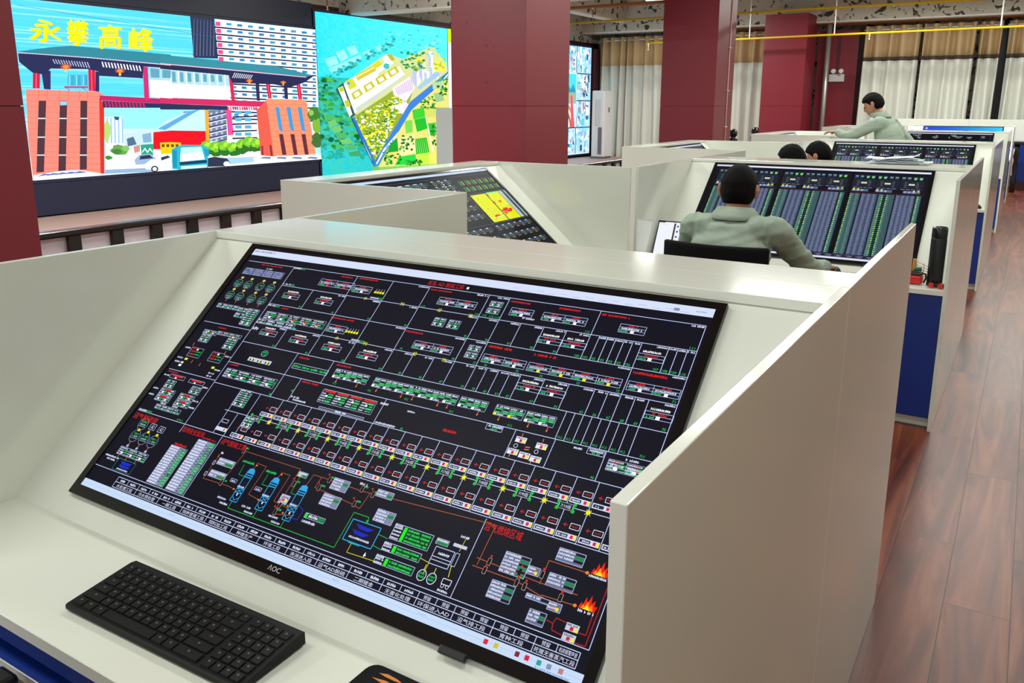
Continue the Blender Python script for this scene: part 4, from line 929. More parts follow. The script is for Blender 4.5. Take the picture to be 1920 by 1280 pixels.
    # posts
    poly('F','c8286c',(1195,215),(1240,220),(1253,520),(1208,518));poly('G','c8244c',(530,505),(560,510),(582,720),(555,715))
    poly('F','2a2c58',(275,250),(360,255),(360,425),(300,420));poly('F','2a2c58',(765,260),(800,262),(800,445),(765,440))
    poly('G','2a2c50',(735,530),(765,530),(772,700),(748,695));poly('G','2a2c50',(955,580),(985,580),(990,685),(965,682))
    for k,a in (('F',(200,200,265,210,262,415,198,415)),('F',(700,240,762,240,765,440,706,435)),('G',(815,545,848,545,862,680,835,680)),('G',(1053,560,1083,560,1100,688,1070,688))):
        poly(k,'c81838',(a[0],a[1]),(a[2],a[3]),(a[4],a[5]),(a[6],a[7]))
        poly(k,'f06080',(a[0]+(a[2]-a[0])*.4,a[1]),(a[0]+(a[2]-a[0])*.55,a[1]),(a[6]+(a[4]-a[6])*.55,a[5]),(a[6]+(a[4]-a[6])*.4,a[5]))
    # tank cluster on the tower
    for i in range(3):
        poly('F','38a0c0',(515+i*62,290),(575+i*60,290),(575+i*60,390),(515+i*62,385)); poly('F','70ccdc',(525+i*62,295),(540+i*62,295),(540+i*62,385),(525+i*62,385))
    poly('F','c83058',(475,395),(700,395),(700,410),(490,410));poly('F','a02850',(490,405),(500,405),(540,430),(530,430));poly('F','a02850',(640,405),(650,405),(690,435),(680,435))
    # right tower
    poly('G','d85848',(745,770),(830,685),(880,1130),(778,1118));poly('G','ff8a68',(820,682),(1130,690),(1205,1110),(880,1130))
    for i in range(10): poly('G','e87050',(833+i*5,725+i*41),(1138+i*7,728+i*39),(1138+i*7,732+i*39),(833+i*5,729+i*41))
    for i,(x0,x1,b0,b1) in enumerate([(890,920,945,978),(975,1008,1035,1065),(1062,1095,1120,1150)]):
        poly('G','3a90c8',(x0,745),(x1,745),((x1+b1)/2+2,940),((x0+b0)/2+2,920));poly('G','5a2c34',((x0+b0)/2+2,955),((x1+b1)/2+2,955),(b1,1115),(b0,1115))
    poly('G','7a2c30',(782,1045),(795,1045),(800,1118),(786,1118));poly('G','7a2c30',(846,1040),(860,1040),(872,1125),(856,1125))
    # dark under-roof
    poly('F','262a50',(65,95),(600,125),(1449,205),(1449,232),(1200,215),(1195,325),(800,262),(700,240),(360,235),(300,290),(195,270),(75,175))
    poly('G','24284c',(0,405),(1190,505),(1120,555),(1000,595),(880,570),(560,560),(530,500),(0,450))
    poly('F','262a50',(800,262),(1195,292),(1195,322),(800,300));
    for i in range(14): poly('F','b8bcd8',(375+i*24,150+i*2),(383+i*24,150+i*2),(405+i*24,190+i*3),(397+i*24,190+i*3))
    for i in range(13): poly('F','e0e4f0',(820+i*28,172+i*3),(832+i*28,173+i*3),(846+i*28,222+i*3),(834+i*28,221+i*3))
    for i in range(10): poly('G','c8ccdc',(575+i*15,480+i*2),(582+i*15,481+i*2),(562+i*15,520+i),(556+i*15,519+i))
    # roof
    poly('F','2f7f90',(65,80),(350,42),(520,30),(1449,112),(1449,200),(700,130),(60,88))
    poly('G','338494',(0,340),(520,392),(900,430),(1185,500),(1130,512),(520,452),(0,408))
    poly('F','2c7888',(520,30),(540,28),(1449,108),(1449,116));poly('F','e8c8d8',(60,86),(700,132),(1449,200),(1449,207),(700,139),(60,93))
    for i in range(44): poly('F','347f90',(180+i*29,50+max(0,(i-9))*2.5),(184+i*29,50+max(0,(i-9))*2.5),(160+i*29,98+i*2.3),(156+i*29,98+i*2.3)) if i<43 else 0
    poly('G','e4b0c0',(0,406),(520,452),(1130,512),(1130,518),(520,460),(0,413))
    for k,x,y,w in (('F',497,218,50),('F',987,255,45),('G',690,542,28),('G',952,555,24)):
        blob(k,x,y,w,w*.5,'a84030',14,0,0);blob(k,x,y,w*.6,w*.36,'e8863c',12,0,0);blob(k,x,y+w*.7,w*.25,w*.35,'f0c050',8,0,0)
    # white cars bottom left
    poly('F','f0f2fc',(205,1200),(420,1165),(600,1150),(860,1190),(830,1215),(210,1262));
    for i in range(5): poly('F','5468b8',(230+i*80,1215-i*8),(300+i*80,1185-i*6),(380+i*80,1192-i*5),(310+i*80,1200-i*5))
    for i in range(4): poly('G','f4f6fc',(720+i*120,1140),(790+i*120,1122),(880+i*120,1128),(900+i*110,1165-i*6),(730+i*110,1190-i*8)); 
    for i in range(4): poly('G','6878a0',(770+i*120,1142),(800+i*120,1130),(860+i*120,1134),(850+i*120,1148))
    blob('G',1190,800,50,60,'3a7a2c',14);blob('G',1215,900,40,60,'7aa838',14);blob('G',1210,1000,40,60,'3c6a30',14);blob('G',1170,790,22,26,'8ab850',10)

    for ch, y0, z0, y1, z1 in (('永', 3.949, 2.644, 4.325, 2.396), ('攀', 4.402, 2.671, 4.671, 2.374), ('高', 4.814, 2.652, 5.117, 2.36), ('峰', 5.231, 2.64, 5.579, 2.346)):
        vs, fs = glyphs(ch)
        for off, cc in ((.020, 'f0b000'), (0.0, 'fff000'), (.006, 'fff000'), (.012, 'fff000')):
            WA.k += 40; a = len(WA.v); WA.v += [(y0 + (u + .10 * (.5 - q)) * (y1 - y0) + off, z0 + (z1 - z0) * (q - .06 * u) - off * .7, WA.k) for u, q in vs]
            for f in fs: WA.f.append(tuple(a + i for i in f)); WA.c.append(lin(cc))
    poly('N', '0a6a8a', (90, 30), (91, 28), (1215, 210), (1215, 212))
    return WA

def map_picture():
    global WA
    WA = WallArt(); WA.clip = (8.645, 12.30, .45, 3.15); rr = random.Random(4)
    def base(u, v):
        j = rr.uniform(-.12, .12)
        if v > .62: return mixc('12ccec', '58e4f4', min(1, max(0, u * .6 + j + .25)))
        if u < .35: return mixc('14a0a0' if v > .2 else '18b8d0', '3cc0a0', min(1, max(0, .5 + j * 3)))
        return mixc('2aa868', 'a8d040', min(1, max(0, u + j)))
    WA.grid(8.645, 12.30, .45, 3.15, base, 60, 60)
    # ---------------- LED2
    H='H'
    # white factory halls pale top-left
    for q in [((115,430),(190,405),(215,460),(140,490)),((190,380),(250,360),(285,420),(230,450)),((270,345),(330,330),(360,385),(305,410)),((140,500),(370,395),(380,425),(165,530)),((385,385),(430,362),(460,385),(410,415)),((480,345),(510,325),(535,355),(505,375))]:
        poly(H,'8fe6f0',*q)
    R=random.Random(3)
    for i in range(60): # dark teal trees belt
        x=R.uniform(90,620);y=560-(x-150)*.55+R.uniform(-25,25)
        blob(H,x,y,14,9,R.choice(['2f9a98','3fb0a0','1f8088']),7)
    for i in range(230):
        x=R.uniform(70,430);y=R.uniform(570,1150)
        if x>330-(850-y)*.35 and y<850: continue
        if x>330+(y-850)*.42: continue
        c=['1c7a3c','2f9a44','0f5a34','48b050','2a8a70'][R.randrange(5)] if y<1080 else R.choice(['2ab8a8','18a0a8','2f9a70'])
        blob(H,x,y,R.uniform(10,26),R.uniform(8,18),c,8)
    for i in range(7): poly(H,R.choice(['4aa860','6ab868','3a9860']),(100+i*30,840+i*45),(150+i*36,822+i*45),(175+i*34,862+i*45),(120+i*30,885+i*42))
    # campus ground
    poly(H,'c8cc90',(200,640),(560,390),(680,430),(900,330),(1005,490),(1005,530),(730,760),(470,1215),(310,860))
    poly(H,'2a5a50',(190,650),(245,600),(340,830),(305,860))
    # green/yellow planting in the triangle
    poly(H,'8aa030',(320,850),(560,690),(740,560),(760,640),(720,760),(540,1080),(470,1190))
    for i in range(420):
        a=R.random();b=R.random()
        if a+b>1:a,b=1-a,1-b
        x=320+(740-320)*a+(480-320)*b; y=850+(640-850)*a+(1180-850)*b
        blob(H,x,y,R.uniform(5,13),R.uniform(4,9),R.choice(['f4e020','ffe93a','2f7a20','4f9a28','d8e040','ffffff','e8f0ff','2f6a28','c8c81c']),6)
    for i in range(30): 
        t_=i/30; blob(H,370+t_*200,975+18*math.sin(t_*7)+t_*-5,8,6,'ffe010',6)
    # parking
    poly(H,'e8d8e8',(600,640),(730,555),(765,640),(700,740),(610,690));poly(H,'e8d8e8',(610,770),(700,740),(730,770),(680,835))
    for i in range(10): poly(H,'b8a8c8',(620+i*13,640-i*8),(626+i*13,638-i*8),(650+i*11,690-i*4),(644+i*11,692-i*4))
    # long halls
    def hall(x0,y0,x1,y1,h,w):
        pass
    poly(H,'f8f4f4',(265,590),(455,480),(500,545),(330,830),(250,620));poly(H,'e8eef4',(300,690),(650,480),(690,540),(345,805))
    poly(H,'b8c8c0',(330,790),(690,545),(690,552),(345,812))
    for i in range(4):
        x=300+i*88;y=680-i*54
        poly(H,'b8b820',(x,y),(x+62,y-38),(x+88,y+5),(x+22,y+48));poly(H,'fce8e8',(x+18,y+2),(x+52,y-18),(x+68,y+8),(x+34,y+28))
    for i in range(3):
        x=330+i*55;y=570-i*30; 
        poly(H,'c4b83c',(x,y-20),(x+62,y-56),(x+84,y-20),(x+20,y+18));poly(H,'eee8a0',(x+8,y-12),(x+62,y-44),(x+66,y-38),(x+12,y-6))
    poly(H,'c8c82a',(260,590),(310,568),(345,625),(290,655));blob(H,282,606,14,12,'6a9ab8',12,0,0)
    poly(H,'c8c820',(455,478),(500,440),(530,470),(480,500));poly(H,'f4f4f8',(480,500),(530,470),(570,430),(585,470),(490,540))
    poly(H,'b0a828',(560,400),(590,392),(620,430),(590,450));poly(H,'e8ecf4',(530,420),(560,400),(610,460),(560,500))
    blob(H,560,480,24,20,'3ab0b8',10)
    poly(H,'e8f0f4',(205,640),(240,625),(310,830),(290,850));poly(H,'b8b830',(210,640),(238,628),(250,660),(222,672));poly(H,'b8b830',(250,735),(280,722),(300,770),(268,782))
    # towers cluster
    for x,y,w,h,t in [(745,500,60,130,1),(790,440,50,150,1),(860,385,38,130,0),(830,520,40,90,0),(870,480,40,80,0),(900,520,38,60,0)]:
        poly(H,'aab8e0',(x,y),(x+w*.55,y+h*.22),(x+w*.6,y+h),(x+6,y+h*.8));poly(H,'f4f6fc',(x+w*.55,y+h*.22),(x+w,y),(x+w,y+h*.75),(x+w*.6,y+h));poly(H,'a8b040' if t else 'd0d8e8',(x,y),(x+w*.45,y-h*.12),(x+w,y),(x+w*.55,y+h*.22))
    poly(H,'98b8d8',(780,635),(930,510),(950,545),(800,650));blob(H,810,445,26,18,'c0b020',12,0,0)
    for i in range(26): blob(H,905+R.uniform(0,85),425+R.uniform(0,95),12,8,R.choice(['f0e820','ffe830','b0b820']),7)
    for i in range(50): blob(H,690+R.uniform(-30,140),400+R.uniform(-20,110),12,8,R.choice(['2a8a40','3fa858','1f7a3c','f0e840','5ac070']),7)
    # road
    poly(H,'3a78c8',(1005,520),(1010,560),(560,1090),(500,1200),(470,1215),(460,1190),(520,1090),(730,740))
    poly(H,'d8e8f4',(1005,535),(1008,548),(545,1095),(490,1195),(480,1190),(535,1085))
    for i in range(55): 
        t_=i/55.;x=985-t_*490;y=560+t_*610+R.uniform(-6,6); blob(H,x+R.choice([-16,14]),y,6,5,R.choice(['2050a8','1a3a80','4a8ad0']),6)
    poly(H,'2a70b8',(300,860),(325,850),(480,1180),(465,1215),(440,1130));poly(H,'1a4a80',(300,862),(308,858),(465,1200),(455,1190))
    # fields right
    poly(H,'d8d070',(1008,560),(1010,780),(920,780),(925,1190),(500,1215),(560,1100),(740,800))
    for q,c in [(((745,800),(830,780),(840,850),(755,870)),'38c030'),(((760,870),(850,850),(870,930),(780,960)),'20b028'),(((850,900),(915,890),(918,980),(865,990)),'28b830'),(((765,1010),(850,1000),(870,1110),(775,1125)),'10a820'),(((780,1120),(870,1110),(880,1190),(790,1195)),'b8e040'),(((890,600),(970,590),(975,640),(895,650)),'a8c898'),(((900,680),(960,670),(980,730),(920,745)),'90b880'),(((690,880),(745,870),(750,960),(700,970)),'70c850'),(((860,1110),(915,1100),(920,1185),(870,1190)),'d8f060'),(((650,1140),(770,1120),(775,1195),(620,1200)),'20c840'),(((640,1010),(760,980),(770,1110),(660,1130)),'e8d8a0'),(((590,1040),(635,1000),(645,1100),(560,1110)),'18982c'),(((830,780),(915,775),(915,850),(840,855)),'c8c860')]:
        poly(H,c,*q)
    for i in range(7): poly(H,'b8f080',(770+i*14,1012),(772+i*14,1012),(790+i*14,1118),(787+i*14,1118)) if i<6 else 0
    for i in range(150):
        z=R.choice([(650,980,110,120),(810,700,100,90),(540,1110,120,90),(930,570,70,120),(880,900,40,150),(700,1165,110,35)])
        blob(H,z[0]+R.uniform(0,z[2]),z[1]+R.uniform(0,z[3]),R.uniform(6,13),R.uniform(5,10),R.choice(['1a7a20','2f8f28','0f5a1c','4aa838']),7)
    poly(H,'e8f0d0',(840,850),(848,848),(900,1100),(890,1102))
    for i in range(70): blob(H,580+R.uniform(-60,420)*.9,330+R.uniform(-110,70),R.uniform(5,16),R.uniform(4,8),R.choice(['40d8e8','70e8f0','20b8d0','9af0f4']),7)
    return WA

def camera_picture():
    global WA
    WA = WallArt(); WA.clip = (14.6, 18.75, .40, 3.15); R = random.Random(6)
    WA.grid(14.6, 18.75, .40, 3.15, lambda u, v: mixc('a8c8e0', 'd8e8f4', R.random()), 6, 8)
    def P(c, *p): WA.add(c, p)
    for i in range(5):
        for j in range(4):
            y0 = 14.62 + i * .83; z0 = .42 + j * .685
            if 1 <= i <= 3 and 1 <= j <= 2: continue
            P('a4cdea', (y0, z0), (y0 + .8, z0), (y0 + .8, z0 + .66), (y0, z0 + .66))
            for k in range(60):
                a, b = y0 + R.uniform(0, .7), z0 + R.uniform(0, .58); w, h = R.uniform(.02, .14), R.uniform(.02, .2)
                P(R.choice(['f4faff', '7ab0d8', '3c4c6c', '8ad0ec', 'c8ecf8', 'ffffff', '9a7c90', '40c8e8', 'e8f6ff']), (a, b), (min(a + w, y0 + .8), b + R.uniform(-.02, .05)), (min(a + w, y0 + .8), min(b + h, z0 + .66)), (a, min(b + h, z0 + .66)))
            for k in range(8): a = y0 + k * .1; P('3c6c98', (a, z0 + .66), (a + .008, z0 + .66), (a + .01, z0 + .45), (a + .002, z0 + .45))
            for e in ((y0 + .8, z0, y0 + .83, z0 + .685), (y0, z0 + .66, y0 + .83, z0 + .685)): P('1c2840', (e[0], e[1]), (e[2], e[1]), (e[2], e[3]), (e[0], e[3]))
    y0, z0 = 15.45, 1.105
    P('b8d8e0', (y0, z0), (y0 + 2.46, z0), (y0 + 2.46, z0 + 1.34), (y0, z0 + 1.34)); P('48d0e0', (y0, z0 + .9), (y0 + 2.46, z0 + .9), (y0 + 2.46, z0 + 1.34), (y0, z0 + 1.34))
    P('2890a8', (y0 + 1.6, z0 + .85), (y0 + 1.95, z0 + 1.15), (y0 + 2.15, z0 + .95), (y0 + 2.3, z0 + 1.1), (y0 + 2.46, z0 + .85)); P('90a890', (y0, z0 + .6), (y0 + 2.46, z0 + .6), (y0 + 2.46, z0 + .88), (y0, z0 + .88))
    for k, c in enumerate(['b08858', 'f0e8d8', '906848', 'f4f0e8', 'd09060', '705848', 'f0f0f0', 'c05848']):
        r0 = .9 - k * .09; P(c, *[(y0 + 1.5 + r0 * math.cos(t * .1), z0 + .0 + r0 * .8 * math.sin(t * .1)) for t in range(0, 32, 2)])
    P('d85060', (y0 + 2.2, z0), (y0 + 2.4, z0), (y0 + 2.25, z0 + .8), (y0 + 2.15, z0 + .8))
    return WA

def wall_screen(label, y0, y1, z0, z1, art, header=None, border='navy'):
    t = thing('wall_screen', label, 'screen', (-10.2, y0, z0))
    t.location = (0, 0, 0)
    b = MB(); b.box(-10.2, y0 - .04, z0 - .04, -9.935, y1 + .04, z1 + .04); b.build('cabinet', M[border], t)
    if header:
        for k, e in enumerate(header): MB().box(*e).build('frame_panel', M['navy'], t)
    art.build('display', M['wallscreen'], t, -9.93)
    return t
wall_screen('huge lit wall screen showing a red gate under gold lettering', 3.0, 8.60, .765, 2.865, gate_picture(), [(-10.2, 2.0, .33, -9.94, 8.58, .72), (-10.2, 2.0, 2.91, -9.94, 8.58, 3.27), (-10.2, 1.9, .72, -9.94, 2.96, 2.91)])
t = wall_screen('lit wall screen showing an aerial map of a green campus', 8.645, 12.33, .45, 3.15, map_picture())
a = Art(120, 2600, 'f4fbf0'); a.rect(0, 0, 120, 260, 'c8f000'); a.rect(0, 0, 14, 2600, '20402c')
a.build('side_strip', M['wallscreen'], t, (-9.925, 12.30, 3.15), (0, 1, 0), (0, 0, -1))
wall_screen('tall narrow lit screen of camera tiles between the two columns', 14.6, 18.75, .40, 3.15, camera_picture(), None, 'navy')
# ------------------------------------------------------------------ consoles
ZT, ZD = 1.3131, 0.75          # top of the screens / desk top
YB, YJ, YF, YW = -0.1541, -0.8167, -1.0687, -1.0850
XL, T = -1.7137, 0.018
EY = Vector((0, YJ - YB, ZD - ZT)).normalized()      # down the sloped face
MO = Vector((-1.5275, YB + (YJ - YB) * .0377, ZT + (ZD - ZT) * .0377))
NRM = EY.cross(Vector((1, 0, 0)))
if NRM.z < 0: NRM = -NRM

def console(label, loc, rz=0.0, rear=True, group='white control consoles'):
    t = thing('control_console', label, 'console', loc, rz, group)
    for s, x in (('l', XL), ('r', -T)):
        MB().box(x, YW, 0, x + T, 0, ZT, .0015).build('side_panel', M['white'], t)
    a, b = XL + T, -T; s0 = NRM * -0.012; th = NRM * -0.03
    p = [Vector((a, YB, ZT)) + s0, Vector((b, YB, ZT)) + s0, Vector((b, YJ, ZD)) + s0, Vector((a, YJ, ZD)) + s0]
    MB().hexa([p[3] + th, p[2] + th, p[1] + th, p[0] + th, p[3], p[2], p[1], p[0]]).build('sloped_panel', M['white'], t)
    MB().box(a, YB - .012, ZT - .02, b, -.001, ZT, .0015).build('top_ledge', M['white'], t)
    MB().box(a, -.02, .06, b, -.002, ZT - .02).build('back_panel', M['white'], t)
    if rear:
        MB().box(a, .001, ZT - .02, b, .166, ZT - .0005, .0015).build('rear_ledge', M['white'], t)
        MB().box(a, .148, .0, b, .166, ZT - .02).build('rear_panel', M['white'], t)
    MB().box(a, YF, ZD - .025, b, YJ + .03, ZD, .0015).build('desktop', M['white'], t)
    MB().box(a, YF - .001, ZD - .0248, b, YF, ZD - .0005).build('edge_band', M['white_edge'], t)
    for x0, x1 in ((a, a + .30), (b - .42, b)):
        MB().box(x0, YF + .03, .05, x1, -.1, ZD - .025).build('pedestal', M['white'], t)
        o = MB().box(x0 + .004, YF + .012, .06, x1 - .004, YF + .03, ZD - .03, .002).build('pedestal_door', M['blue'], t)
    MB().box(a + .30, YF + .02, ZD - .085, b - .42, YF + .04, ZD - .025).build('apron', M['blue'], t)
    ks = MB().box(a + .302, YF - .004, ZD - .11, b - .422, -.6, ZD - .098).build('keyboard_shelf', M['blue'], t)
    MB().box(a + .302, YF - .007, ZD - .113, b - .422, YF - .0045, ZD - .0965).build('shelf_edge', M['white_edge'], ks)
    MB().box(a, YF + .06, 0, b, YF + .08, .05).build('kick_board', M['white_edge'], t)
    return t

def monitor(label, loc, rz, art, logo=True, group='big tilted monitors'):
    """screen lying on the sloped face of a console; local frame = the console's"""
    t = thing('monitor', label, 'monitor', loc, rz, group)
    W, H = 1.3368, .7690; ex = Vector((1, 0, 0)); lift = NRM * 0.0
    def P(x, y, n): return MO + ex * x + EY * y + NRM * n
    def slab(x0, y0, x1, y1, n0, n1, bev=0): return MB().hexa([P(x0, y1, n0), P(x1, y1, n0), P(x1, y0, n0), P(x0, y0, n0), P(x0, y1, n1), P(x1, y1, n1), P(x1, y0, n1), P(x0, y0, n1)], bev)
    slab(0.004, 0.004, W - .004, H - .004, -.010, -.002).build('rear_housing', M['black'], t)
    b = MB(); bw = (.019, .013, .019, .024)
    for x0, y0, x1, y1 in ((0, 0, W, bw[1]), (0, H - bw[3], W, H), (0, bw[1], bw[0], H - bw[3]), (W - bw[2], bw[1], W, H - bw[3])):
        b.hexa([P(x0, y1, -.010), P(x1, y1, -.010), P(x1, y0, -.010), P(x0, y0, -.010), P(x0, y1, .002), P(x1, y1, .002), P(x1, y0, .002), P(x0, y0, .002)])
    b.build('bezel', M['bezel'], t)
    O = P(0, 0, 0)
    art_me = art
    if isinstance(art, Art): d = art.build('display', M['screenA'], t, O + NRM * -.0012, ex, EY)
    else: d = link('display', art, t)
    if logo:
        l = Art(33, 10, '0a0a0c'); l.v = []; l.f = []; l.c = []
        vs, fs = glyphs('Λ'); 
        for g, x, w in (('Λ', 0, 9), ('O', 10, 11), ('C', 22, 10)): l.text(g, x, 0, w, 10, 'c8c8cc', 1)
        me_o = l.build('logo', M['silver'], t, P(.653, .7505, .0024), ex, EY)
    slab(1.069, H - .004, 1.121, H + .010, -.004, .008, .002).build('sensor_bar', M['black'], t)
    return t, d

XC = -2.7937
rows = [(0, 'nearest'), (1, 'second'), (2, 'third'), (3, 'fourth'), (4, 'farthest')]
PITCH = [0, 3.976, 7.952, 12.15, 16.35]
cons_labels = ['white console in the foreground whose big monitor faces the camera', 'white console at which the man with the shaved neck sits', 'white console with loose papers lying on the ledge before it', 'white console directly behind the standing man', 'farthest white console, with the bright blue monitor']
mon_labels = ['large foreground monitor covered with a white-lined plant diagram', 'large monitor full of narrow data columns, in front of the seated man', 'monitor of data columns partly hidden by the pile of papers', 'far monitor with a nearly black picture and white marks', 'far monitor with a plain bright blue desktop']
side_labels = ['white console at the left with its monitor turned to the right', 'white side console beyond the second partition, only its ledge and monitor corner visible', 'white side console by the standing man\'s outstretched hand', 'farthest white side console below the maroon pilaster']
side_mon = ['left monitor turned sideways, with a bright yellow block in its picture', 'side monitor seen as a thin dark sliver left of the third column base', 'side monitor sliver left of the standing man', 'side monitor sliver below the maroon pilaster']
D_mesh = None; C_mesh = None
arts = [art_A(), art_D(), None, art_F(), art_G()]
for i, y in enumerate(PITCH):
    console(cons_labels[i], (0, y, 0))
    if i == 2: monitor(mon_labels[i], (0, y, 0), 0, D_mesh)
    else:
        _, d = monitor(mon_labels[i], (0, y, 0), 0, arts[i])
        if i == 1: D_mesh = d.data
    if i < 4:
        c = y + 2.8157
        console(side_labels[i], (XC, c, 0), PI / 2, rear=False)
        if i == 0: _, d = monitor(side_mon[i], (XC, c, 0), PI / 2, art_C()); C_mesh = d.data
        else: monitor(side_mon[i], (XC, c, 0), PI / 2, C_mesh)
console('white side console left of the camera, outside the picture', (XC, 2.8157 - 3.976, 0), PI / 2, rear=False)
# partitions closing the gaps between rows
pl = [('white partition on the aisle behind the foreground console, its tip before the data monitor', 'cream partition ending in a square tip in front of the sideways monitor'),
      ('white aisle partition beside the console of the seated man', 'white partition left of the two black-haired heads'),
      ('white aisle partition behind the paper-covered ledge', 'white partition on which the standing man rests his hand'),
      ('far white aisle partition beside the blue monitor row', 'far white partition left of the blue monitor')]
for i in range(4):
    for k, x in enumerate((-T, XL)):
        o = MB().box(x, .002, 0, x + T, PITCH[i + 1] - PITCH[i] - 2.883, ZT, .0015).build('partition_panel', M['white'], None, (0, PITCH[i], 0))
        tag(o, pl[i][k], 'partition', 'white partitions between the rows')
# ------------------------------------------------------------------ people
def ring_loft(bm, pts, rad, side, n=18):
    """closed loft; rad = (half width along side, half depth)"""
    rings = []
    for i, p in enumerate(pts):
        d = (pts[min(i + 1, len(pts) - 1)] - pts[max(i - 1, 0)]).normalized()
        a = side - d * side.dot(d)
        a = a.normalized() if a.length > 1e-4 else d.orthogonal().normalized()
        b = d.cross(a); rx, ry = rad[i] if isinstance(rad[i], tuple) else (rad[i], rad[i])
        rings.append([bm.verts.new(p + a * math.cos(2 * PI * k / n) * rx + b * math.sin(2 * PI * k / n) * ry) for k in range(n)])
    for i in range(len(rings) - 1):
        for k in range(n): bm.faces.new([rings[i][k], rings[i][(k + 1) % n], rings[i + 1][(k + 1) % n], rings[i + 1][k]])
    bm.faces.new(list(reversed(rings[0]))); bm.faces.new(rings[-1])

def smooth_pts(pts, rad, sub=4):
    """Catmull-Rom resample"""
    P = [Vector(p) for p in pts]; Rr = [(r if isinstance(r, tuple) else (r, r)) for r in rad]; op = []; orr = []
    for i in range(len(P) - 1):
        p0, p1, p2, p3 = P[max(i - 1, 0)], P[i], P[i + 1], P[min(i + 2, len(P) - 1)]
        for s in range(sub):
            t = s / sub
            op.append(0.5 * ((2 * p1) + (p2 - p0) * t + (2 * p0 - 5 * p1 + 4 * p2 - p3) * t * t + (3 * p1 - p0 - 3 * p2 + p3) * t ** 3))
            tt = t * t * (3 - 2 * t); orr.append((Rr[i][0] * (1 - tt) + Rr[i + 1][0] * tt, Rr[i][1] * (1 - tt) + Rr[i + 1][1] * tt))
    op.append(P[-1]); orr.append(Rr[-1]); return op, orr

def remeshed(bm, voxel, name, smooth=2):
    me = bpy.data.meshes.new(name); bm.normal_update(); bm.to_mesh(me); bm.free()
    o = bpy.data.objects.new(name, me); col.objects.link(o)
    r = o.modifiers.new('r', 'REMESH'); r.mode = 'VOXEL'; r.voxel_size = voxel; r.use_smooth_shade = True
    s = o.modifiers.new('s', 'SMOOTH'); s.factor = .5; s.iterations = smooth
    dg = bpy.context.evaluated_depsgraph_get(); ev = o.evaluated_get(dg)
    out = bpy.data.meshes.new_from_object(ev); bpy.data.objects.remove(o); bpy.data.meshes.remove(me)
    for p in out.polygons: p.use_smooth = True
    return out

def head_shape(bm, M4, hair=False, style='short', seed=1):
    """head around local origin (centre), face +y, up +z"""
    nu, nv = 40, 30; grid = []
    def rad(dx, dy, dz):
        x, y, z = .077 * dx, .098 * dy, .118 * dz
        if dz < 0:
            k = (-dz) ** 1.4; x *= 1 - .32 * k; y = y * (1 - .10 * k) + (.012 * k if dy > 0 else .020 * k)
            if dy < 0: y *= 1 - .38 * k
        if dy > .5 and dz < .45: y -= .012 * (dy - .5) * 2            # flatter face
        if dy < 0 and dz > -.2: y *= 1.04
        g = lambda cx, cz, s: math.exp(-(((x - cx) / s) ** 2 + ((z - cz) / s) ** 2))
        if dy > 0:
            y += .024 * math.exp(-((x / .011) ** 2)) * math.exp(-(((z + .022) / .018) ** 2)) + .010 * math.exp(-((x / .009) ** 2)) * math.exp(-(((z - .004) / .02) ** 2))
            y -= .009 * (g(.031, .006, .017) + g(-.031, .006, .017)); y += .004 * (g(.03, .026, .018) + g(-.03, .026, .018))
            y += .005 * math.exp(-((x / .024) ** 2)) * math.exp(-(((z + .058) / .008) ** 2)); y -= .004 * math.exp(-((x / .026) ** 2)) * math.exp(-(((z + .051) / .004) ** 2))
            y += .006 * g(0, -.095, .02)
        return Vector((x, y, z))
    for j in range(nv + 1):
        th = PI * j / nv; row = []
        for i in range(nu):
            ph = 2 * PI * i / nu; d = (math.cos(ph) * math.sin(th), math.sin(ph) * math.sin(th), math.cos(th))
            v = rad(*d)
            if hair:
                dx, dy, dz = d
                # hairline: high at the forehead, low at the nape
                if style == 'cropped': line = .42 if dy > .35 else (.42 - (.35 - dy) * 1.35 if dy > -.35 else -.56)
                else: line = .36 if dy > .5 else (.36 - (.5 - dy) * .9 if dy > -.35 else -.50)
                k = max(0, min(1, (dz - line) / .12)); nn = noise.noise(v * 60 + Vector((seed, 0, 0)))
                thick = (.006 + (.010 if dz > .3 else .004) + .002 * nn) if style == 'cropped' else (.012 + .010 * max(0, dz) + .005 * nn)
                v = v * (.86 + .14 * k) + v.normalized() * thick * k
            row.append(v)
        grid.append(row)
    vs = [[None] * nu for _ in range(nv + 1)]
    top = bm.verts.new(M4 @ grid[0][0]); bot = bm.verts.new(M4 @ grid[nv][0])
    for j in range(1, nv):
        for i in range(nu): vs[j][i] = bm.verts.new(M4 @ grid[j][i])
    for i in range(nu):
        bm.faces.new([top, vs[1][(i + 1) % nu], vs[1][i]][::-1]); bm.faces.new([bot, vs[nv - 1][i], vs[nv - 1][(i + 1) % nu]][::-1])
        for j in range(1, nv - 1): bm.faces.new([vs[j][i], vs[j][(i + 1) % nu], vs[j + 1][(i + 1) % nu], vs[j + 1][i]][::-1])
    if not hair:
        for s in (-1, 1):          # ears
            pts = [Vector((s * .076, -.006, -.032)), Vector((s * .084, -.010, -.015)), Vector((s * .090, -.014, .008)), Vector((s * .088, -.012, .028)), Vector((s * .078, -.006, .036))]
            ring_loft(bm, [M4 @ p for p in pts], [(.008, .010), (.009, .016), (.011, .021), (.010, .018), (.006, .010)], M4.to_3x3() @ Vector((1, 0, 0)), 10)

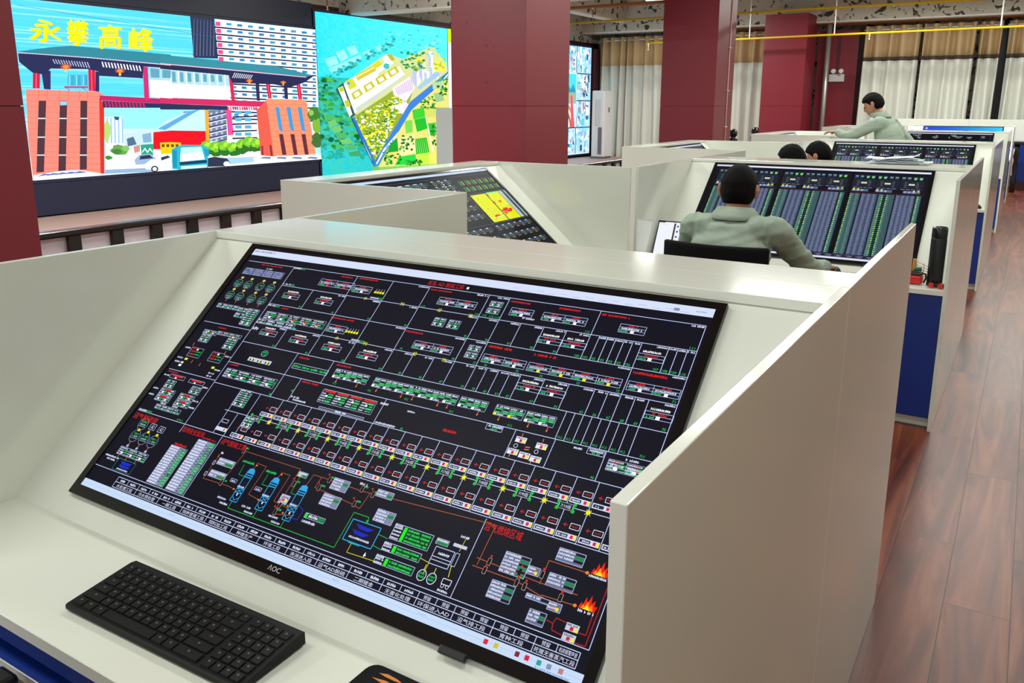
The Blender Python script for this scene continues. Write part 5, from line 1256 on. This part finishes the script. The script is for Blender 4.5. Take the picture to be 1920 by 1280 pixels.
def hand_shape(bm, wrist, fwd, palm_n, side, curl=.5, size=1.0, thumb=1):
    """wrist point, direction of the fingers, palm normal (towards the palm), side = thumb side direction"""
    f, n, s = Vector(fwd).normalized(), Vector(palm_n).normalized(), Vector(side).normalized(); w = Vector(wrist); k = size
    ring_loft(bm, [w - f * .02 * k, w + f * .015 * k, w + f * .05 * k, w + f * .085 * k], [(.026 * k, .019 * k), (.030 * k, .017 * k), (.041 * k, .015 * k), (.040 * k, .012 * k)], s, 12)
    for i, (off, ln) in enumerate(((.030, .072), (.010, .080), (-.010, .075), (-.029, .058))):
        p = w + f * .082 * k + s * off * k; pts = [p - f * .01 * k]; d = f.copy(); a = curl * (.75 + .1 * i)
        for q, l in enumerate((.44, .32, .24)):
            ax = math.cos(a * (q + .5)) ; d = (f * math.cos(a * (q + .6)) + n * math.sin(a * (q + .6))).normalized()
            pts.append(pts[-1] + d * ln * l * k)
        ring_loft(bm, pts, [.0098 * k, .0092 * k, .0085 * k, .0066 * k], s, 8)
    p = w + f * .025 * k + s * .028 * k; d1 = (s * .75 + f * .6 + n * .25).normalized(); d2 = (s * .25 + f * .85 + n * .35).normalized()
    ring_loft(bm, [p - d1 * .01, p + d1 * .03 * k, p + d1 * .035 * k + d2 * .022 * k, p + d1 * .035 * k + d2 * .048 * k], [.013 * k, .0115 * k, .0105 * k, .008 * k], n, 8)

def person(label, loc, rz, J, hair_style='short', scale=1.0, head_yaw=0.0, head_pitch=0.0, cloth='cloth', seed=1, group=None, collar=True):
    """J: joints in the person's frame (facing +y)"""
    t = thing('person', label, 'person', loc, rz, group)
    V = {k: Vector(v) * scale for k, v in J.items() if isinstance(v, tuple)}
    HM = Matrix.Translation(V['head']) @ Matrix.Rotation(head_yaw, 4, 'Z') @ Matrix.Rotation(-head_pitch, 4, 'X') @ Matrix.Scale(scale, 4)
    s = scale; side = (V['shR'] - V['shL']).normalized(); X = Vector((1, 0, 0))
    # ---- body: one skin surface
    bm = bmesh.new(); head_shape(bm, HM)
    nb = V['neck']; hd = V['head'] + (HM.to_3x3().normalized() @ Vector((0, -.018, -.07))) * s
    ring_loft(bm, *smooth_pts([nb - Vector((0, 0, .05)), nb + (hd - nb) * .3, nb + (hd - nb) * .7, hd], [(.075 * s, .065 * s), (.058 * s, .060 * s), (.054 * s, .058 * s), (.052 * s, .055 * s)], 3), side=X)
    ch, pv = V['chest'], V['pelvis']
    ring_loft(bm, *smooth_pts([pv, (pv + ch) / 2, ch, nb - Vector((0, 0, .03))], [(.15 * s, .10 * s), (.13 * s, .09 * s), (.15 * s, .10 * s), (.08 * s, .06 * s)], 3), side=side)
    for a in 'LR':
        sh, el, wr = V['sh' + a], V['el' + a], V['wr' + a]
        ring_loft(bm, *smooth_pts([sh, (sh + el) / 2, el, (el + wr) / 2, wr], [.048 * s, .044 * s, .038 * s, .034 * s, .026 * s], 3), side=X)
        hp, kn, an = V['hip' + a], V['kn' + a], V['an' + a]
        ring_loft(bm, *smooth_pts([hp, (hp + kn) / 2, kn, kn + (an - kn) * .35, an], [.085 * s, .072 * s, .054 * s, .052 * s, .036 * s], 3), side=X)
    for a, sg in (('L', -1), ('R', 1)):
        h = J['hand' + a]; hand_shape(bm, V['wr' + a], h[0], h[1], h[2], h[3], s * .98)
    me = remeshed(bm, .0052 * s, 'body', 1); me.materials.append(M['skin']); body = link('body', me, t)
    # eyes (closed surface parts)
    b = MB()
    for e in (-.031, .031):
        c = HM @ Vector((e, .083, .006)); b.lathe([(.0, -.004 * s), (.010 * s, -.003 * s), (.012 * s, 0), (.010 * s, .003 * s), (.0, .004 * s)], c, 10)
    b.build('eyes', M['hair'], t)
    # ---- hair
    bm = bmesh.new(); head_shape(bm, HM, True, hair_style, seed)
    me = bpy.data.meshes.new('hair'); bm.normal_update(); bm.to_mesh(me); bm.free()
    for p in me.polygons: p.use_smooth = True
    me.materials.append(M['hair']); link('hair', me, t)
    # ---- jacket
    bm = bmesh.new(); back = Vector((0, -.012, 0)) * s
    ring_loft(bm, *smooth_pts([pv - Vector((0, 0, .06 * s)), pv + Vector((0, 0, .05 * s)), (pv + ch) / 2 + back, ch + back, (ch * .45 + nb * .55) + back, nb + Vector((0, -.01, -.025)) * s], [(.185 * s, .135 * s), (.18 * s, .13 * s), (.175 * s, .125 * s), (.195 * s, .13 * s), (.165 * s, .105 * s), (.078 * s, .072 * s)], 4), side=side, n=26)
    ring_loft(bm, *smooth_pts([V['shL'] + Vector((0, 0, -.005)), V['shL'] * .55 + nb * .45 + Vector((0, -.012, -.012)), nb + Vector((0, -.015, -.052)), V['shR'] * .55 + nb * .45 + Vector((0, -.012, -.012)), V['shR'] + Vector((0, 0, -.005))], [(.058 * s, .058 * s), (.072 * s, .066 * s), (.070 * s, .058 * s), (.072 * s, .066 * s), (.058 * s, .058 * s)], 4), side=Vector((0, 1, 0)), n=20)
    for a in 'LR':
        sh, el, wr = V['sh' + a], V['el' + a], V['wr' + a]; c0 = sh + (ch + Vector((0, 0, .10)) * s - sh) * .45
        w2 = wr + (el - wr).normalized() * .012
        ring_loft(bm, *smooth_pts([c0, sh, sh + (el - sh) * .5, el, el + (w2 - el) * .5, w2], [(.082 * s, .082 * s), (.066 * s, .068 * s), (.061 * s, .062 * s), (.054 * s, .056 * s), (.047 * s, .048 * s), (.038 * s, .038 * s)], 4), side=X, n=18)
    me = remeshed(bm, .009 * s, 'jacket', 3)
    for v in me.vertices:      # folds
        q = v.co * 7 + Vector((seed * 3.1, 0, 0)); w = v.co.copy(); w.z *= 2.2
        f = abs(noise.noise(w * 5.5 + Vector((seed, 0, 0)))) * .011 - abs(noise.noise(Vector((w.x * 2 + w.z * 5, w.y * 3, w.z * 9 - w.x * 6)) + Vector((seed, 0, 0)))) * .009
        v.co += v.normal * f * s
    me.materials.append(M[cloth]); jk = link('jacket', me, t)
    if collar:
        b = MB(); n = 26; rings = []
        up = (hd - nb).normalized()
        for k, (r, z, o) in enumerate(((.080, -.020, 0), (.076, .030, .0), (.070, .054, .004), (.082, .054, .002), (.104, .028, 0), (.114, .006, 0))):
            rings.append([b.bm.verts.new(nb + Vector((math.cos(2 * PI * i / n) * r * s, (math.sin(2 * PI * i / n) * r * .94 - .006) * s, 0)) + Vector((0, up.y * z * s, z * s + .010 * s * (-math.sin(2 * PI * i / n)) * (1 if k in (1, 2, 3) else 0)))) for i in range(n)])
        for k in range(len(rings) - 1):
            for i in range(n): b._f([rings[k][i], rings[k][(i + 1) % n], rings[k + 1][(i + 1) % n], rings[k + 1][i]], smooth=True)
        c = b.build('collar', M[cloth], jk); c.modifiers.new('t', 'SOLIDIFY').thickness = .003
    # ---- trousers and shoes
    bm = bmesh.new()
    ring_loft(bm, [pv - Vector((0, 0, .10 * s)), pv, pv + Vector((0, 0, .07 * s))], [(.15 * s, .12 * s), (.168 * s, .125 * s), (.155 * s, .11 * s)], side, 20)
    for a in 'LR':
        hp, kn, an = V['hip' + a], V['kn' + a], V['an' + a]
        ring_loft(bm, *smooth_pts([hp, (hp + kn) / 2, kn, (kn + an) / 2, an + Vector((0, 0, .01))], [.10 * s, .088 * s, .072 * s, .066 * s, .060 * s], 3), side=X)
    me = remeshed(bm, .011 * s, 'trousers', 2); me.materials.append(M['trousers']); link('trousers', me, t)
    for a in 'LR':
        an = V['an' + a]; b = MB()
        bm = b.bm; ring_loft(bm, *smooth_pts([Vector((an.x, an.y - .07, .045)), Vector((an.x, an.y, .055)), Vector((an.x, an.y + .09, .04)), Vector((an.x, an.y + .17, .03))], [(.035, .040), (.042, .050), (.045, .036), (.030, .024)], 3), side=X, n=14)
        b.build('shoe', M['black'], t)
    return t

def seated(lean=.05, armR=None, armL=None, dz=0.0):
    """joints of a seated person, seat at z .47, origin below the pelvis"""
    J = dict(pelvis=(0, 0, .58), chest=(0, lean * .7, .96), neck=(0, lean + .01, 1.15), head=(0, lean + .045, 1.305),
             shL=(-.195, lean, 1.085), shR=(.195, lean, 1.085), elL=(-.27, lean + .20, .86), elR=(.27, lean + .20, .86), wrL=(-.20, lean + .42, .80), wrR=(.20, lean + .42, .80),
             hipL=(-.09, .03, .55), hipR=(.09, .03, .55), knL=(-.13, .44, .53), knR=(.13, .44, .53), anL=(-.13, .42, .09), anR=(.13, .42, .09),
             handL=[(0, 1, -.1), (0, 0, -1), (1, 0, 0), .5], handR=[(0, 1, -.1), (0, 0, -1), (-1, 0, 0), .5])
    if armR: J['elR'], J['wrR'] = armR[0], armR[1]
    if armL: J['elL'], J['wrL'] = armL[0], armL[1]
    return J

# man at the second console
J = seated(.16, armR=((.32, .43, .83), (.34, .76, .785)), armL=((-.30, .40, .84), (-.18, .66, .80)))
J['head'] = (0, .215, 1.215); J['neck'] = (0, .165, 1.088); J['shL'] = (-.19, .15, 1.045); J['shR'] = (.19, .15, 1.045); J['chest'] = (0, .11, .93)
person('person in a grey-green work jacket seated with his back to the camera, cropped black hair', (-.925, 2.14, 0), math.radians(2), J, 'cropped', 1.03, math.radians(2), math.radians(4), seed=2)
# two people at the third row, heads just above the ledge
J = seated(.06); J['head'] = (0, .10, 1.20); J['neck'] = (0, .07, 1.07); J['chest'] = (0, .04, .92); J['shL'] = (-.19, .06, 1.01); J['shR'] = (.19, .06, 1.01)
person('black-haired person whose head shows above the ledge, left one of two', (-1.21, 4.56, 0), math.radians(12), J, 'short', 1.04, math.radians(58), math.radians(6), 'cloth_dark', 5, None)
person('black-haired person whose head touches the corner of the third monitor, right one of two', (-1.16, 5.62, 0), math.radians(60), J, 'short', 1.03, math.radians(20), math.radians(14), 'cloth_dark', 7, None)
# standing man leaning on the partition
J = dict(pelvis=(0, -.10, .93), chest=(0, .01, 1.25), neck=(0, .10, 1.435), head=(0, .185, 1.56),
         shL=(-.19, .06, 1.375), shR=(.19, .04, 1.365), elL=(-.24, .33, 1.24), elR=(.29, -.15, 1.13), wrL=(-.12, .50, 1.285), wrR=(.18, -.06, .96),
         hipL=(-.09, -.10, .88), hipR=(.09, -.10, .88), knL=(-.10, -.04, .50), knR=(.11, -.10, .50), anL=(-.10, -.06, .09), anR=(.12, -.18, .09),
         handL=[(0, 1, -.02), (0, 0, -1), (1, 0, 0), .35], handR=[(0, .3, -1), (-1, 0, 0), (0, 1, 0), .5])
STAND = person('person in a pale grey-green jacket standing bent over the far partition, facing left', (-1.10, 8.50, 0), math.radians(78), J, 'short', 1.07, math.radians(8), math.radians(22), seed=4)
# ------------------------------------------------------------------ chairs
def office_chair(label, loc, rz, zt=1.07, w=.46):
    t = thing('office_chair', label, 'chair', loc, rz, 'black office chairs'); b = MB()
    n = 10; g = []
    for i in range(n + 1):
        u = i / n - .5; g.append([Vector((u * w, -.235 - .05 * (1 - (2 * u) ** 2) + .03, z)) for z in (.60, .75, .9, zt - .02, zt)])
    vs = [[b.bm.verts.new(p) for p in r] for r in g]
    for i in range(n):
        for k in range(4): b._f([vs[i][k], vs[i + 1][k], vs[i + 1][k + 1], vs[i][k + 1]], smooth=True)
    o = b.build('backrest', M['mesh_fabric'], t); md = o.modifiers.new('t', 'SOLIDIFY'); md.thickness = .028; md.offset = 0; o.modifiers.new('b', 'BEVEL').width = .006
    MB().box(-.235, -.22, .41, .235, .24, .465, .02).build('seat', M['mesh_fabric'], t)
    MB().tube([(0, -.20, .42), (0, -.30, .50), (0, -.29, .80)], .02).build('back_support', M['black'], t)
    for s in (-1, 1):
        MB().tube([(s * .24, -.06, .43), (s * .27, -.06, .50), (s * .27, -.05, .655)], .014).build('arm_post', M['black'], t)
        MB().box(s * .27 - .03, -.16, .655, s * .27 + .03, .18, .68, .01).build('armrest', M['black'], t)
    MB().tube([(0, 0, .10), (0, 0, .41)], .025).build('gas_column', M['black'], t)
    for k in range(5):
        a = 2 * PI * k / 5; MB().tube([(0, 0, .12), (math.cos(a) * .30, math.sin(a) * .30, .075)], [.025, .015], 8).build('base_leg', M['black'], t)
        c = MB(); c.tube([(math.cos(a) * .30 - .012, math.sin(a) * .30, .0301), (math.cos(a) * .30 + .012, math.sin(a) * .30, .0301)], .03, 12); c.build('caster', M['grey'], t)
    return t
office_chair('black office chair of the seated man in the work jacket', (-.885, 2.10, 0), 0, 1.060, .48)
office_chair('black office chair under the left of the two black-haired people', (-1.21, 4.56, 0), math.radians(12), 1.02)
office_chair('black office chair under the right of the two black-haired people', (-1.16, 5.62, 0), math.radians(60), 1.02)
office_chair('black office chair cut off by the lower left corner of the picture', (-.905, -1.275, 0), 0, .98)

# ------------------------------------------------------------------ keyboard
def keyboard(label, loc, rz):
    t = thing('keyboard', label, 'keyboard', loc, rz)
    W, D = .456, .150
    prof = [(0, 0), (D, 0), (D, .022), (D - .012, .024), (0.004, .010), (0, .008)]
    b = MB(); b.prism([(-W / 2, -D / 2 + y, z) for y, z in prof], (W, 0, 0)); o = b.build('case', M['key'], t)
    rows_ = [[1] * 15 + [0] + [1] * 4, [1] * 13 + [2] + [0] + [1] * 4, [1.5] + [1] * 12 + [1.5] + [0] + [1] * 4, [1.75] + [1] * 11 + [2.25] + [0] + [1] * 4, [2.25] + [1] * 10 + [2.75] + [0] + [1] * 4, [1.25, 1.25, 1.25, 6, 1.25, 1.25, 2.75, 0, 1, 1, 1, 1]]
    k0 = None
    for r, row in enumerate(rows_):
        tot = sum(q if q else .35 for q in row); x = -W / 2 + .008; u = (W - .016) / tot; y1 = D / 2 - .016 - r * .0215; y0 = y1 - .0185
        for j, q in enumerate(row):
            if q == 0: x += .35 * u; continue
            z = .010 + (y0 + D / 2) / D * .0135; z2 = .010 + (y1 + D / 2) / D * .0135
            xx0, xx1 = x + .001, x + q * u - .001
            kb = MB(); kb.hexa([(xx0, y0, z - .002), (xx1, y0, z - .002), (xx1, y1, z2 - .002), (xx0, y1, z2 - .002), (xx0 + .0012, y0 + .001, z + .0035), (xx1 - .0012, y0 + .001, z + .0035), (xx1 - .0012, y1 - .001, z2 + .0035), (xx0 + .0012, y1 - .001, z2 + .0035)])
            kb.mi = 1; cx = (xx0 + xx1) / 2; my = (y0 + y1) / 2; mz = (z + z2) / 2 + .00375
            if q < 5: kb.hexa([(cx - .003, my + .001, mz - .0004), (cx + .001, my + .001, mz - .0004), (cx + .001, my + .0045, mz + .0), (cx - .003, my + .0045, mz + .0), (cx - .003, my + .001, mz), (cx + .001, my + .001, mz), (cx + .001, my + .0045, mz + .0005), (cx - .003, my + .0045, mz + .0005)])
            kb.build('key', [M['key'], M['legend']], t); x += q * u
    for s in (-.18, .18): MB().box(s - .02, D / 2 - .03, -.004, s + .02, D / 2 - .02, .002).build('foot', M['black'], t)
    return t
KB = keyboard('black full-size keyboard lying on the foreground desk', (-.924, -.9185, .7545), math.radians(1.5))

# mouse mats, mice
def mat_pad(label, x0, y0, x1, y1, z, stripes=False):
    t = thing('mouse_mat', label, 'mouse mat', ((x0 + x1) / 2, (y0 + y1) / 2, z)); a, b_ = (x1 - x0) / 2, (y1 - y0) / 2
    pts = []
    for cx, cy, s in ((a - .02, b_ - .02, 0), (-a + .02, b_ - .02, 1), (-a + .02, -b_ + .02, 2), (a - .02, -b_ + .02, 3)):
        for k in range(5): q = (s + k / 4) * PI / 2; pts.append((cx + .02 * math.cos(q), cy + .02 * math.sin(q), 0))
    MB().prism(pts, (0, 0, .004)).build('rubber_sheet', M['mesh_fabric'], t)
    if stripes:
        s = MB()
        for (px, py, l, an, w) in ((-.066, .098, .05, -.05, .006), (-.052, .082, .085, -.08, .007), (-.03, .035, .10, -.3, .007), (.02, .02, .12, -.2, .014), (-.04, 0, .14, -.4, .012), (.03, -.04, .12, -.3, .012)):
            p = [(px - l / 2, py, .0042), (px - l * .2, py + w, .0042), (px + l * .2, py + w * .9, .0042), (px + l / 2, py + .002, .0042), (px + l * .15, py - w * .1, .0042), (px - l * .2, py - w * .2, .0042)]
            c, sn = math.cos(an), math.sin(an); s.prism([(px + (x - px) * c - (y - py) * sn, py + (x - px) * sn + (y - py) * c, z_) for x, y, z_ in p], (0, 0, .0003))
        s.build('tiger_stripes', mat('orange_print', 'c8762a', .6), t)
    return t
mat_pad('black mouse mat with orange streaks at the bottom edge of the picture', -.565, -1.045, -.33, -.812, .7501, True)
mat_pad('black mouse mat under the hand of the seated man', -.72, 2.96, -.44, 3.15, .7501)
def mouse(label, loc, rz):
    t = thing('mouse', label, 'mouse', loc, rz, 'black computer mice'); b = MB(); bm = b.bm
    bmesh.ops.create_uvsphere(bm, u_segments=16, v_segments=10, radius=1)
    for v in bm.verts:
        v.co = Vector((v.co.x * .031, v.co.y * .056, max(v.co.z, -.05) * .034 * (1 + .15 * (v.co.y < 0)) + .002))
    for f in bm.faces: f.smooth = True
    b.build('shell', M['black'], t); MB().box(-.003, .018, .022, .003, .034, .036, .001).build('scroll_wheel', M['grey'], t)
    return t
mouse('black mouse under the right hand of the seated man', (-.575, 3.075, .7545), 0)
mouse('black mouse on the bare desk end of the third console', (-.10, 6.99, .7505), math.radians(70))

# papers on the second console's ledge
t = thing('paper_pile', 'untidy pile of white papers lying on the ledge of the second console', 'papers', (-.43, 4.03, 1.3135), math.radians(4))
R = random.Random(8)
for i in range(6):
    b = MB(); w, d = .30, .21; ox, oy, an = R.uniform(-.05, .05), R.uniform(-.02, .02), R.uniform(-.05, .05); n = 8; g = []
    for a in range(n + 1):
        r_ = []
        for c in range(2):
            x = (a / n - .5) * w; y = (c - .5) * d; z = .002 + i * .0045 + (.016 * abs(math.sin(a / n * 5 + i)) * (i / 5) * 1.0) + (.03 if i == 5 and a > 5 else 0) * (a - 5) / 3
            r_.append(b.bm.verts.new((ox + x * math.cos(an) - y * math.sin(an), oy + x * math.sin(an) + y * math.cos(an), z)))
        g.append(r_)
    for a in range(n): b._f([g[a][0], g[a + 1][0], g[a + 1][1], g[a][1]], smooth=True)
    o = b.build('sheet', M['paper'], t); o.modifiers.new('t', 'SOLIDIFY').thickness = .0012

# small tilted display beside the seated man
t = thing('tablet_display', 'small white-lit display leaning in the corner left of the seated man', 'display', (-1.50, 3.10, .7505), 0)
ex = Vector((1, 0, 0)); up = Vector((0, .45, .893)); O = Vector((-.172, 0, .224))
def tp(x, y, n): return Vector((-.18 + x, y * up.y, y * up.z)) + Vector((0, -.893, .45)) * n
MB().hexa([tp(0, .0, -.008), tp(.36, 0, -.008), tp(.36, .232, -.008), tp(0, .232, -.008), tp(0, 0, 0), tp(.36, 0, 0), tp(.36, .232, 0), tp(0, .232, 0)]).build('frame', M['black'], t)
art_docs().build('display', M['screenA'], t, tp(.008, .224, .0012), (1, 0, 0), -up)

# thermos and bits on the right end of the second desk
t = thing('thermos_flask', 'tall black thermos flask on the end of the second desk', 'flask', (-.075, 3.045, .7505))
MB().lathe([(.037, 0), (.038, .01), (.038, .245), (.037, .25)], n=28).build('body', M['black'], t)
MB().lathe([(.0365, .2505), (.0375, .256), (.0375, .30), (.034, .308), (.028, .304)], n=28).build('lid', M['bezel'], t)
t = thing('first_aid_pouch', 'small red pouch with black strap on the second desk', 'pouch', (-.172, 3.03, .7505), math.radians(-6))
MB().box(-.042, -.03, .004, .042, .03, .050, .01).build('red_case', M['red'], t)
MB().box(-.040, -.028, .050, .040, .028, .066, .008).build('dark_lid', M['black'], t)
MB().tube([(.040, 0, .06), (.055, 0, .058), (.058, 0, .035), (.048, 0, .012)], .005, 8).build('strap', M['black'], t)
for x, lb in ((-.205, 'left'), (-.158, 'right')):
    o = MB().tube([(x - .018, 3.04, .831), (x + .018, 3.04, .829)], .011, 12).build('teal_plug', M['teal']); tag(o, 'teal plug on top of the red pouch, %s one' % lb, 'plug', 'teal plugs')
t = thing('wire_rack', 'pink wire rack leaning behind the black thermos flask', 'rack', (-.135, 3.075, .7505), math.radians(-20))
for i in range(6): MB().tube([(-.04, 0, .03 + i * .016), (.04, 0, .02 + i * .013)], .0016, 6).build('cross_wire', M['pinkwire'], t)
for x in (-.04, 0, .04): MB().tube([(x, 0, 0), (x, .0, .115 - .2 * (x + .04))], .002, 6).build('upright_wire', M['pinkwire'], t)
o = MB().box(-.008, -.005, 0, .008, .005, .125, .003).build('amber_marker', M['amber'], None, (-.182, 3.085, .7505)); tag(o, 'amber stick standing behind the red pouch', 'stick')
for i, (x, lb) in enumerate(((-.083, 'left'), (-.040, 'right'))):
    o = MB().tube([(x, 2.955, .764), (x, 2.985, .764)], .0125, 16).build('red_cap', M['red']); tag(o, 'small round red cap before the thermos flask, %s one' % lb, 'cap', 'red caps')
o = MB().box(-.10, 2.99, .7505, -.025, 3.0, .772, .003).build('black_holder', M['black']); tag(o, 'low black bar behind the two red caps', 'holder')
